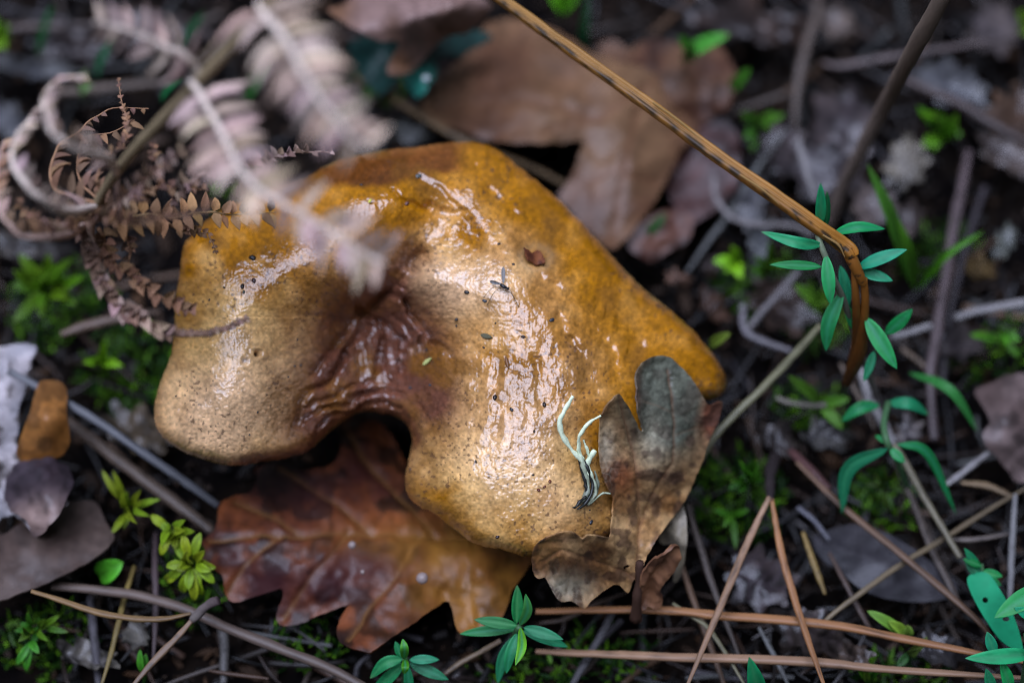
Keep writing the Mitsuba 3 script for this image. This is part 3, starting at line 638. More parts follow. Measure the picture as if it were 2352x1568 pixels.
TV = [[(1620, 130), (1480, 200), (1380, 270), (1200, 230), (1000, 250)], [(1480, 200), (1440, 350), (1405, 560)], [(1380, 270), (1250, 300)], [(1440, 380), (1340, 420)], [(1440, 400), (1520, 420)]]
leaf('oak_leaf', 'large tan-brown oak leaf lying behind the cap with one lobe pointing down to it', 'oak leaf',
     [(970, 250), (1010, 285), (1060, 300), (1100, 318), (1150, 326), (1227, 331), (1290, 328), (1340, 323), (1330, 355), (1318, 393), (1296, 430), (1283, 452), (1310, 485), (1340, 520), (1372, 550), (1402, 572), (1440, 545), (1468, 510), (1490, 480), (1520, 435), (1540, 395), (1562, 345), (1600, 300), (1560, 230), (1500, 170), (1420, 140), (1340, 110), (1270, 70), (1190, 45), (1130, 50), (1090, 100), (1045, 150), (1000, 200)],
     [(970, 250, 18), (1227, 330, 24), (1340, 323, 20), (1283, 449, 14), (1402, 572, 12), (1490, 480, 12), (1560, 345, 10), (1200, 180, 22), (1400, 220, 22), (1130, 50, 14), (1440, 380, 19), (1560, 230, 12)], leaf_paint((0.17, 0.075, 0.036), (0.27, 0.145, 0.07), 160, 111, TV, (0.22, 0.10, 0.05), 0.12, 8), 'satin', 9, 3, 0.0022, TV, 110)
leaf('oak_leaf', 'brown oak leaf half hidden under the orange stem, right of the large tan leaf', 'oak leaf',
     [(1375, 120), (1400, 95), (1450, 105), (1490, 92), (1540, 98), (1590, 110), (1640, 100), (1675, 135), (1690, 190), (1680, 245), (1640, 262), (1590, 300), (1540, 270), (1480, 220), (1420, 170)],
     [(1375, 120, 8), (1640, 100, 12), (1690, 240, 14), (1540, 200, 15), (1590, 300, 5), (1480, 120, 12)], leaf_paint((0.10, 0.038, 0.020), (0.19, 0.095, 0.050), 50, 121, (), dark=0.5), 'satin', 9, 4, 0.003, (), 120)
leaf('dead_leaf', 'dark maroon dead leaf in the shade below the orange stem behind the cap', 'dead leaf',
     [(1530, 400), (1570, 330), (1640, 270), (1690, 300), (1700, 380), (1680, 450), (1620, 500), (1570, 520), (1545, 460)], [(1570, 330, 4), (1690, 300, 8), (1620, 500, 2), (1545, 460, 3)], leaf_paint((0.045, 0.012, 0.010), (0.09, 0.03, 0.024), 50, 131, ()), 'satin', 10, 4, 0.003, (), 130)
leaf('dead_leaf', 'small red-brown dead leaf just right of the tan oak lobe behind the cap', 'dead leaf', [(1440, 560), (1480, 510), (1530, 480), (1590, 500), (1580, 550), (1530, 580), (1490, 600)], [(1440, 560, 8), (1530, 480, 12), (1580, 550, 8), (1490, 600, 6)],
     leaf_paint((0.08, 0.022, 0.012), (0.16, 0.055, 0.025), 40, 141, ()), 'satin', 9, 4, 0.003, (), 140)
leaf('oak_leaf', 'curled purplish-brown oak leaf with pale edges at the top above the cap', 'oak leaf',
     [(752, 20), (790, 5), (830, -30), (950, -50), (1060, -35), (1105, -5), (1130, 20), (1105, 52), (1071, 77), (1036, 87), (998, 111), (970, 140), (945, 162), (914, 175), (892, 167), (905, 135), (919, 104), (862, 94), (827, 72), (795, 55)],
     [(752, 20, 46), (950, -50, 40), (1130, 20, 56), (1071, 77, 46), (998, 111, 42), (914, 175, 42), (862, 94, 50), (940, 40, 62), (1040, 20, 62), (827, 70, 52), (950, 110, 48)],
     lambda P: lerp(lerp((0.24, 0.13, 0.10), (0.40, 0.26, 0.22), np.clip(noise2(P, 60, 151) * 2 - 0.5, 0, 1)), np.broadcast_to((0.26, 0.13, 0.05), (len(P), 3)), np.clip(0.9 * spot(P, 925, 150, 30, 40) + 0.8 * spot(P, 770, 20, 40, 60) + 0.6 * spot(P, 1050, 75, 60, 20), 0, 0.9)) * (0.7 + 0.6 * noise2(P, 12, 152))[:, None], 'satin', 7, 2, 0.0022, (), 150)
leaf('holly_leaf', 'dark blue-green spiny leaf under the purplish leaf above the cap', 'green leaf', [(800, 105), (815, 150), (835, 185), (870, 215), (900, 195), (925, 178), (930, 200), (958, 226), (985, 198), (1006, 160), (1003, 140), (1030, 128), (1060, 125), (1090, 108), (1132, 86), (1105, 70), (1050, 68), (980, 78), (900, 70), (840, 82)],
     [(800, 105, 26), (870, 215, 22), (958, 226, 34), (1006, 160, 34), (1132, 86, 28), (950, 80, 30), (900, 140, 22), (970, 180, 38)], lambda P: lerp((0.012, 0.060, 0.050), (0.03, 0.27, 0.20), np.clip(1.2 * spot(P, 968, 188, 42, 42), 0, 1)) * (0.6 + 0.8 * noise2(P, 20, 9))[:, None], 'satin', 7, 2, 0.0012, (), 160)
thing('water_drop', 'white droplet on the teal tip of the holly leaf', 'drop', geom=blob(at(979, 180, 0.040), np.array([1, 1, 0.6]) * 0.0010, (0.75, 0.8, 0.8), 1, 2, 0.05), bsdf='damp')
# left edge
leaf('dead_leaf', 'pale grey crumpled dead leaf at the left edge with dark holes', 'dead leaf', [(-60, 790), (0, 796), (50, 790), (77, 792), (76, 830), (62, 880), (48, 930), (36, 985), (42, 1040), (52, 1085), (95, 1110), (150, 1150), (118, 1190), (86, 1232), (60, 1205), (25, 1180), (-50, 1190)],
     [(-60, 790, 20), (77, 792, 30), (36, 985, 20), (150, 1150, 26), (86, 1232, 20), (-50, 1190, 14), (0, 1000, 24), (60, 1120, 16)], leaf_paint((0.45, 0.43, 0.46), (0.75, 0.68, 0.68), 60, 171, (), dark=0.35, spots=0.8), 'matte', 8, 4, 0.0035, (), 170)
leaf('dead_leaf', 'small orange-brown oval dead leaf at the left edge', 'dead leaf', [(88, 882), (112, 872), (138, 876), (154, 900), (152, 940), (161, 1000), (150, 1036), (130, 1050), (95, 1054), (60, 1062), (36, 1042), (48, 1000), (66, 950)],
     [(88, 882, 30), (154, 900, 30), (36, 1042, 23), (150, 1040, 24), (105, 960, 35)], leaf_paint((0.36, 0.14, 0.028), (0.60, 0.26, 0.07), 50, 181, (), dark=0.5), 'satin', 7, 1, 0.001, (), 180)
leaf('dead_leaf', 'dark purple crumpled dead leaf with a pale torn tip below the orange leaf', 'dead leaf', [(40, 1062), (100, 1056), (155, 1070), (168, 1110), (150, 1150), (132, 1190), (95, 1228), (72, 1232), (64, 1195), (20, 1165), (10, 1110)],
     [(40, 1062, 24), (155, 1070, 22), (80, 1230, 24), (10, 1110, 20), (100, 1140, 30)], lambda P: lerp((0.05, 0.035, 0.045), (0.38, 0.26, 0.22), np.clip(1.0 * spot(P, 95, 1190, 60, 42), 0, 1)) * (0.5 + noise2(P, 18, 4))[:, None], 'satin', 7, 4, 0.003, (), 190)
leaf('dead_leaf', 'flat grey-brown dead leaf filling the lower left edge', 'dead leaf', [(-80, 1240), (0, 1228), (60, 1195), (110, 1172), (165, 1150), (216, 1150), (240, 1190), (262, 1238), (220, 1280), (165, 1312), (100, 1342), (40, 1362), (-80, 1400)],
     [(-80, 1240, 10), (216, 1150, 12), (262, 1238, 18), (100, 1342, 20), (-80, 1400, 18), (60, 1260, 19)], leaf_paint((0.095, 0.062, 0.050), (0.15, 0.105, 0.085), 80, 201, [[(250, 1200), (100, 1270), (-50, 1330)]], (0.12, 0.08, 0.06), dark=0.3), 'satin', 8, 1.5, 0.0012, (), 200)
leaf('dead_leaf', 'pale beige torn leaf strip standing behind the right of the oak leaf', 'dead leaf', [(1552, 1140), (1570, 1165), (1579, 1220), (1574, 1270), (1560, 1325), (1546, 1335), (1548, 1290), (1540, 1252), (1515, 1245), (1530, 1190)],
     [(1552, 1140, 26), (1579, 1220, 24), (1550, 1330, 12), (1515, 1245, 18), (1555, 1230, 24)], leaf_paint((0.30, 0.25, 0.16), (0.40, 0.34, 0.24), 40, 211, ()), 'satin', 6, 1, 0.001, (), 210)
leaf('dead_leaf', 'smooth dark slate-grey leaf under the long needles at lower right', 'dead leaf', [(1868, 1236), (1905, 1215), (1960, 1205), (2030, 1222), (2090, 1255), (2150, 1300), (2200, 1345), (2170, 1375), (2110, 1382), (2040, 1375), (1975, 1350), (1925, 1310), (1885, 1280)],
     [(1868, 1236, 5), (1960, 1205, 5), (2200, 1345, 3), (2040, 1375, 5), (2030, 1290, 9)], leaf_paint((0.030, 0.028, 0.034), (0.06, 0.055, 0.062), 80, 221, [[(1870, 1240), (2030, 1290), (2190, 1350)]], (0.07, 0.065, 0.07), dark=0.3), 'satin', 9, 1.5, 0.0012, (), 220)
leaf('dead_leaf', 'grey-mauve dead leaf at the right edge beside the curved grass', 'dead leaf', [(2240, 905), (2275, 880), (2330, 862), (2420, 870), (2420, 1080), (2352, 1110), (2320, 1085), (2290, 1050), (2262, 1005), (2272, 960)],
     [(2240, 905, 12), (2330, 862, 14), (2420, 1000, 8), (2320, 1085, 8), (2310, 970, 20)], leaf_paint((0.14, 0.095, 0.085), (0.24, 0.175, 0.16), 60, 231, (), dark=0.5), 'satin', 9, 4, 0.003, (), 230)


def lobed(cx, cy, rx, ry, rot, seed, lobes=4, n=26):
    g = np.random.default_rng(seed)
    th = np.arange(n) * 2 * np.pi / n
    r = 1 + 0.20 * np.sin((lobes + 3) * th + g.uniform(0, 6)) + g.uniform(-0.06, 0.06, n)
    x, y = rx * r * np.cos(th), ry * r * np.sin(th)
    return np.column_stack([cx + x * math.cos(rot) - y * math.sin(rot), cy + x * math.sin(rot) + y * math.cos(rot)])


def simple(label, cx, cy, rx, ry, rot, z, c0, c1, seed, tilt=6, lobes=4, bsdf='damp', jag=3, group=None, dark=0.7):
    g = np.random.default_rng(seed + 900)
    L, S = (rx, 0.0) if rx >= ry else (0.0, ry)
    c_, s_ = math.cos(rot), math.sin(rot)
    to = lambda u, v: (cx + u * c_ - v * s_, cy + u * s_ + v * c_)
    major = (lambda t, o: to(t * rx, o * ry)) if rx >= ry else (lambda t, o: to(o * rx, t * ry))
    vn = [[major(-0.85, 0), major(0, 0.05), major(0.85, 0)]] + [[major(t, 0.02), major(t + 0.3, o)] for t in (-0.6, -0.3, 0, 0.3) for o in (-0.75, 0.75)]
    warm = np.array([1.03, 1.0, 0.84])
    ctrl = [(cx + rx * a, cy + ry * b, z + g.uniform(-tilt, tilt)) for a, b in ((-1, -1), (1, -1), (1, 1), (-1, 1))] + [(cx, cy, z + g.uniform(0, tilt))]
    leaf('dead_leaf', label, 'dead leaf', lobed(cx, cy, rx * 0.88, ry * 0.88, rot, seed, lobes), ctrl, leaf_paint(np.array(c0) * 0.3 * warm, np.array(c1) * 1.1 * warm, max(rx, ry) * 0.5, seed, vn, np.array(c1) * 0.9, dark=dark, wide=max(2.5, min(rx, ry) / 14)), bsdf, max(7, min(rx, ry) / 7), jag, 0.0035, vn, seed, group, bumpscale=max(rx, ry) * 0.6)


TONE[0] = 0.31
for i, a in enumerate([
    ('dark brown dead leaf at the top edge right of the green sprout', 1690, 40, 110, 60, 0.2, 2, (0.035, 0.022, 0.022), (0.08, 0.05, 0.045)),
    ('pale pinkish curled leaf scrap at the top, left of the bare grey twig', 1925, 50, 42, 36, 0.5, 12, (0.26, 0.19, 0.17), (0.38, 0.30, 0.27)),
    ('dim mauve-brown leaf at the top between tan leaf and grey twig', 1800, 70, 75, 45, 0.4, 4, (0.07, 0.045, 0.042), (0.16, 0.10, 0.085)),
    ('grey-blue dead leaf right of the bare grey twig near the top', 2185, 195, 95, 58, 0.35, 8, (0.12, 0.12, 0.14), (0.27, 0.28, 0.33)),
    ('dark grey-mauve leaf left of the bare grey twig', 1935, 285, 85, 95, 0.3, 5, (0.05, 0.038, 0.045), (0.16, 0.125, 0.135)),
    ('blue-grey dull leaf below the bare twig crossing at upper right', 1900, 395, 100, 75, 0.1, 4, (0.055, 0.045, 0.055), (0.13, 0.11, 0.13)),
    ('pale cream crumpled leaf in the upper right litter', 2080, 375, 52, 70, 0.5, 9, (0.24, 0.21, 0.19), (0.42, 0.38, 0.34)),
    ('brown dead leaf at the right edge below the dark twig tip', 2335, 270, 75, 85, 0.2, 6, (0.09, 0.05, 0.035), (0.17, 0.10, 0.07)),
    ('mauve dead leaf with a pale rim at the upper right edge', 2320, 355, 90, 42, 0.55, 8, (0.10, 0.075, 0.075), (0.20, 0.155, 0.15)),
    ('slate blue-grey leaf under the thin crossing twig behind the cap', 1725, 470, 38, 62, 0.2, 5, (0.11, 0.11, 0.13), (0.26, 0.26, 0.30)),
    ('grey-blue upright strip of leaf left of the teal plant', 1745, 560, 30, 85, 0.15, 5, (0.12, 0.13, 0.15), (0.25, 0.27, 0.31)),
    ('mauve-pink leaf right of the teal plant', 2010, 470, 60, 50, 0.2, 5, (0.16, 0.115, 0.12), (0.30, 0.24, 0.24)),
    ('mauve leaf scrap under the grass blade right of the teal plant', 2085, 500, 42, 40, 0.2, 3, (0.14, 0.10, 0.10), (0.26, 0.21, 0.20)),
    ('pinkish-brown leaf scrap right of the caps tan-leaf gap', 1560, 640, 34, 24, 0.4, 10, (0.20, 0.10, 0.07), (0.36, 0.21, 0.16)),
    ('pale mauve leaf scrap beside the far right slope of the cap', 1630, 610, 28, 20, 0.2, 8, (0.26, 0.20, 0.21), (0.40, 0.33, 0.34)),
    ('red-brown leaf scrap beside the far right slope of the cap', 1640, 700, 50, 30, 0.9, 6, (0.10, 0.05, 0.035), (0.20, 0.11, 0.08)),
    ('dull ochre leaf scrap in the right litter', 2250, 610, 48, 30, 0.4, 4, (0.13, 0.08, 0.035), (0.24, 0.16, 0.07)),
    ('pale grey-green leaf scrap near the right edge', 2305, 560, 26, 48, 0.5, 9, (0.24, 0.27, 0.26), (0.42, 0.45, 0.43)),
    ('dark mauve crumpled leaf under the right needle pair', 1745, 1330, 85, 75, 0.4, 3, (0.045, 0.034, 0.042), (0.13, 0.10, 0.115)),
    ('grey-mauve wrinkled leaf crossed by the orange needles at lower right', 1860, 1450, 105, 62, 0.35, 4, (0.08, 0.06, 0.066), (0.20, 0.155, 0.155)),
    ('smooth grey leaf right of the oak leaf, under pale stalks', 1900, 995, 62, 42, 0.3, 7, (0.09, 0.09, 0.10), (0.17, 0.165, 0.175)),
    ('brown leaf scrap right of the lower orange needle end', 1960, 1500, 50, 34, 0.2, 5, (0.10, 0.065, 0.055), (0.18, 0.13, 0.11)),
    ('grey-blue leaf strip at the upper left behind the fern', 75, 150, 120, 26, 0.12, 6, (0.16, 0.165, 0.19), (0.30, 0.31, 0.35)),
    ('pale blue-grey leaf scrap at the left edge behind the curled fern', 20, 275, 50, 42, 0.5, 4, (0.22, 0.23, 0.27), (0.36, 0.37, 0.42)),
    ('mauve-brown leaf at the top left behind the fern', 370, 70, 120, 46, 0.1, 3, (0.09, 0.065, 0.065), (0.17, 0.13, 0.13)),
    ('grey leaf scrap between fern and far edge of the cap', 940, 305, 50, 32, 0.2, 20, (0.14, 0.15, 0.15), (0.24, 0.25, 0.26)),
    ('olive brown leaf left of the cap below the fern', 320, 985, 95, 55, 0.4, 3, (0.09, 0.065, 0.045), (0.17, 0.125, 0.085)),
    ('dark mauve leaf behind the curled fern at left', 170, 110, 100, 50, 0.1, 3, (0.05, 0.04, 0.045), (0.11, 0.085, 0.09)),
    ('pale grey leaf chips under the left twigs at the bottom edge', 205, 1500, 80, 34, 0.3, 5, (0.13, 0.12, 0.12), (0.26, 0.24, 0.235)),
    ('small pale curled scrap left of the bottom twig fork', 305, 1450, 26, 40, 0.1, 6, (0.20, 0.19, 0.18), (0.33, 0.31, 0.29)),
    ('dim purple leaf at the far upper right corner', 2285, 60, 70, 66, 0.4, 3, (0.09, 0.075, 0.085), (0.22, 0.18, 0.19)),
    ('dark leaf above the curled pale stalk behind the cap', 1800, 345, 55, 70, 0.2, 3, (0.06, 0.045, 0.05), (0.15, 0.115, 0.125)),
    ('brown wet leaf scrap right of the caps pointed tip', 1790, 1010, 60, 40, 0.5, 4, (0.045, 0.035, 0.035), (0.10, 0.08, 0.08)),
    ('dim brown leaf under the pale bent stalk right of the cap', 1800, 700, 85, 60, 0.6, 3, (0.07, 0.042, 0.036), (0.15, 0.095, 0.08)),
    ('pale mauve curled scrap under the white stalk at right', 2090, 985, 34, 44, 0.6, 9, (0.24, 0.21, 0.23), (0.40, 0.36, 0.38)),
    ('dull mauve leaf at right between the long dead stems', 2200, 780, 75, 45, 0.2, 3, (0.05, 0.042, 0.048), (0.11, 0.09, 0.10)),
    ('grey-brown leaf at the left edge below the fern curls', 60, 560, 110, 30, 0.15, 3, (0.10, 0.09, 0.09), (0.20, 0.18, 0.18)),
    ('dark brown dead leaf at the bottom centre behind the small green plants', 1010, 1545, 110, 40, 0.15, 0, (0.045, 0.032, 0.030), (0.09, 0.065, 0.058)),
    ('dark slate leaf at the bottom right corner', 2160, 1490, 80, 40, 0.3, 2, (0.035, 0.033, 0.04), (0.07, 0.065, 0.075)),
]):
    simple(*a, 300 + 10 * i, lobes=3 + i % 4)

TONE[0] = 0.5

# ------------------------------------------------------------------ needles, twigs and stalks
def grain(c, amt=0.5, scale=900, specks=0.0, c2=None, dim=1.05):
    def f(s, th, v):
        m = fbm(v * scale, 2, 3)
        k = np.broadcast_to(np.asarray(c, float), v.shape) if c2 is None else lerp(c, c2, s)
        k = k * (1 - amt / 2 + amt * m)[:, None]
        if specks:
            k = lerp(k, np.broadcast_to((0.015, 0.012, 0.01), k.shape), specks * sstep(0.62, 0.70, fbm(v * 1500, 2, 8)))
        return k * dim
    return f


def stick(name, label, cat, pts, w, color, n=28, bsdf='satin', sides=8, group=None, rough=0.2, flat=1.0, taper=None, profile=None, specks=0.0, c2=None):
    """pts: (px, py, height in mm); w: width in pixels of the frame."""
    p = spline([(x, y, z / 1000) for x, y, z in pts], n)
    path = at(p[:, 0], p[:, 1], p[:, 2])
    depth = (path - EYE) @ FWD
    r = w / 2 * HALF / 1176 * depth.mean()
    r = r * (np.interp(np.linspace(0, 1, n), np.linspace(0, 1, len(taper)), taper) if taper else np.ones(n))
    return thing(name, label, cat, group, tube(path, r, sides, grain(color, 0.55, specks=specks, c2=c2), rough=rough, flat=flat, profile=profile, seed=len(labels)), bsdf)


# the orange bracken stem, grooved and speckled, kinked by the teal plant
stem_p = spline([(1120, -25, 92), (1290, 100, 92), (1480, 235, 91), (1650, 360, 88), (1790, 458, 85), (1880, 522, 82), (1930, 557, 79), (1951, 574, 78), (1960, 590, 77)], 90)


def dip(th, at_, wide, deep):
    return deep * np.exp(-(((th - at_ + np.pi) % (2 * np.pi) - np.pi) / wide) ** 2)


def stem_col(s, th, v):
    k = lerp((0.50, 0.265, 0.055), (0.52, 0.200, 0.020), s) * (0.75 + 0.5 * fbm(v * [250, 250, 900], 2, 3))[:, None]
    k = lerp(k, np.broadcast_to((0.24, 0.095, 0.014), k.shape), 0.85 * dip(th, 5.7, 0.75, 1.0))
    m = fbm(v * 620 + 4, 3, 8)
    return lerp(k, np.broadcast_to((0.015, 0.010, 0.007), k.shape), np.clip(dip(th, 5.3, 0.45, 1.0) * 1.6 * sstep(0.47, 0.55, m), 0, 0.9))


TOCAM = -FWD
bracken = thing('dead_stalk', 'long orange-brown grooved dead fern stalk slanting down from the top and kinked at the end', 'stalk')
part(bracken, 'shaft', tube(at(*stem_p[:, :2].T, stem_p[:, 2] / 1000), np.interp(np.arange(90), [0, 60, 80, 89], [0.00145, 0.0017, 0.0018, 0.0015]) * (1 + 0.10 * (fbm(np.column_stack([np.arange(90) / 7.0, np.zeros(90), np.zeros(90)]), 2, 4) - 0.5)), 40, stem_col, profile=lambda th: 1 - dip(th, 4.25, 0.26, 0.55) - dip(th, 5.0, 0.2, 0.15), ref=TOCAM, rough=0.12), 'satin')
for pts in ([(1500, 236, 93), (1560, 278, 93.5), (1612, 322, 93)], [(1700, 402, 88.5), (1752, 436, 89), (1790, 470, 87)], [(1890, 540, 83), (1925, 562, 81.5), (1940, 590, 79)]):
    q = spline(pts, 14)
    part(bracken, 'fibre', tube(at(*q[:, :2].T, q[:, 2] / 1000), [0.00025, 0.0003, 0.00012], 6, (0.40, 0.24, 0.08), rough=0.3), 'matte')
rust = lambda s, th, v: lerp((0.34, 0.125, 0.016), (0.09, 0.030, 0.006), s) * (0.75 + 0.5 * fbm(v * 500, 2, 3))[:, None]
for nm, pts, rr, lab, cc in [('bent_piece', [(1946, 570, 78), (1958, 598, 76), (1972, 628, 73), (1982, 652, 70)], [0.0015, 0.0014, 0.0012, 0.0009], 'flattened bend of the stalk', lambda s, th, v: lerp(np.broadcast_to((0.36, 0.135, 0.018), v.shape), np.broadcast_to((0.02, 0.012, 0.008), v.shape), 0.85 * sstep(0.60, 0.66, fbm(v * 1400, 2, 8)))),
        ('split_strip', [(1984, 640, 71), (1987, 690, 65), (1983, 740, 58), (1976, 800, 48), (1962, 838, 40), (1945, 880, 30)], [0.0008, 0.00095, 0.0011, 0.0016, 0.0018, 0.0012], 'right strip of the split stalk', rust),
        ('split_strip', [(1960, 606, 74), (1964, 660, 69), (1967, 720, 61), (1968, 780, 50), (1958, 830, 41)], [0.0006, 0.0008, 0.0010, 0.0012, 0.0013], 'left strip of the split stalk', rust)]:
    q = spline(pts, 30)
    part(bracken, nm, tube(at(*q[:, :2].T, q[:, 2] / 1000), rr, 16, cc, ref=TOCAM, rough=0.06), 'satin', label=lab)
stick('twig', 'thick bare grey-brown twig leaning in from the top right', 'twig', [(2185, -40, 122), (2140, 40, 110), (2085, 140, 90), (2030, 245, 60), (1975, 350, 38), (1935, 430, 20), (1900, 520, 2)], 38, (0.20, 0.15, 0.11), 40, 'matte', 14, rough=0.14, taper=[1, 1, 0.95, 0.9, 0.85], c2=(0.26, 0.20, 0.165))

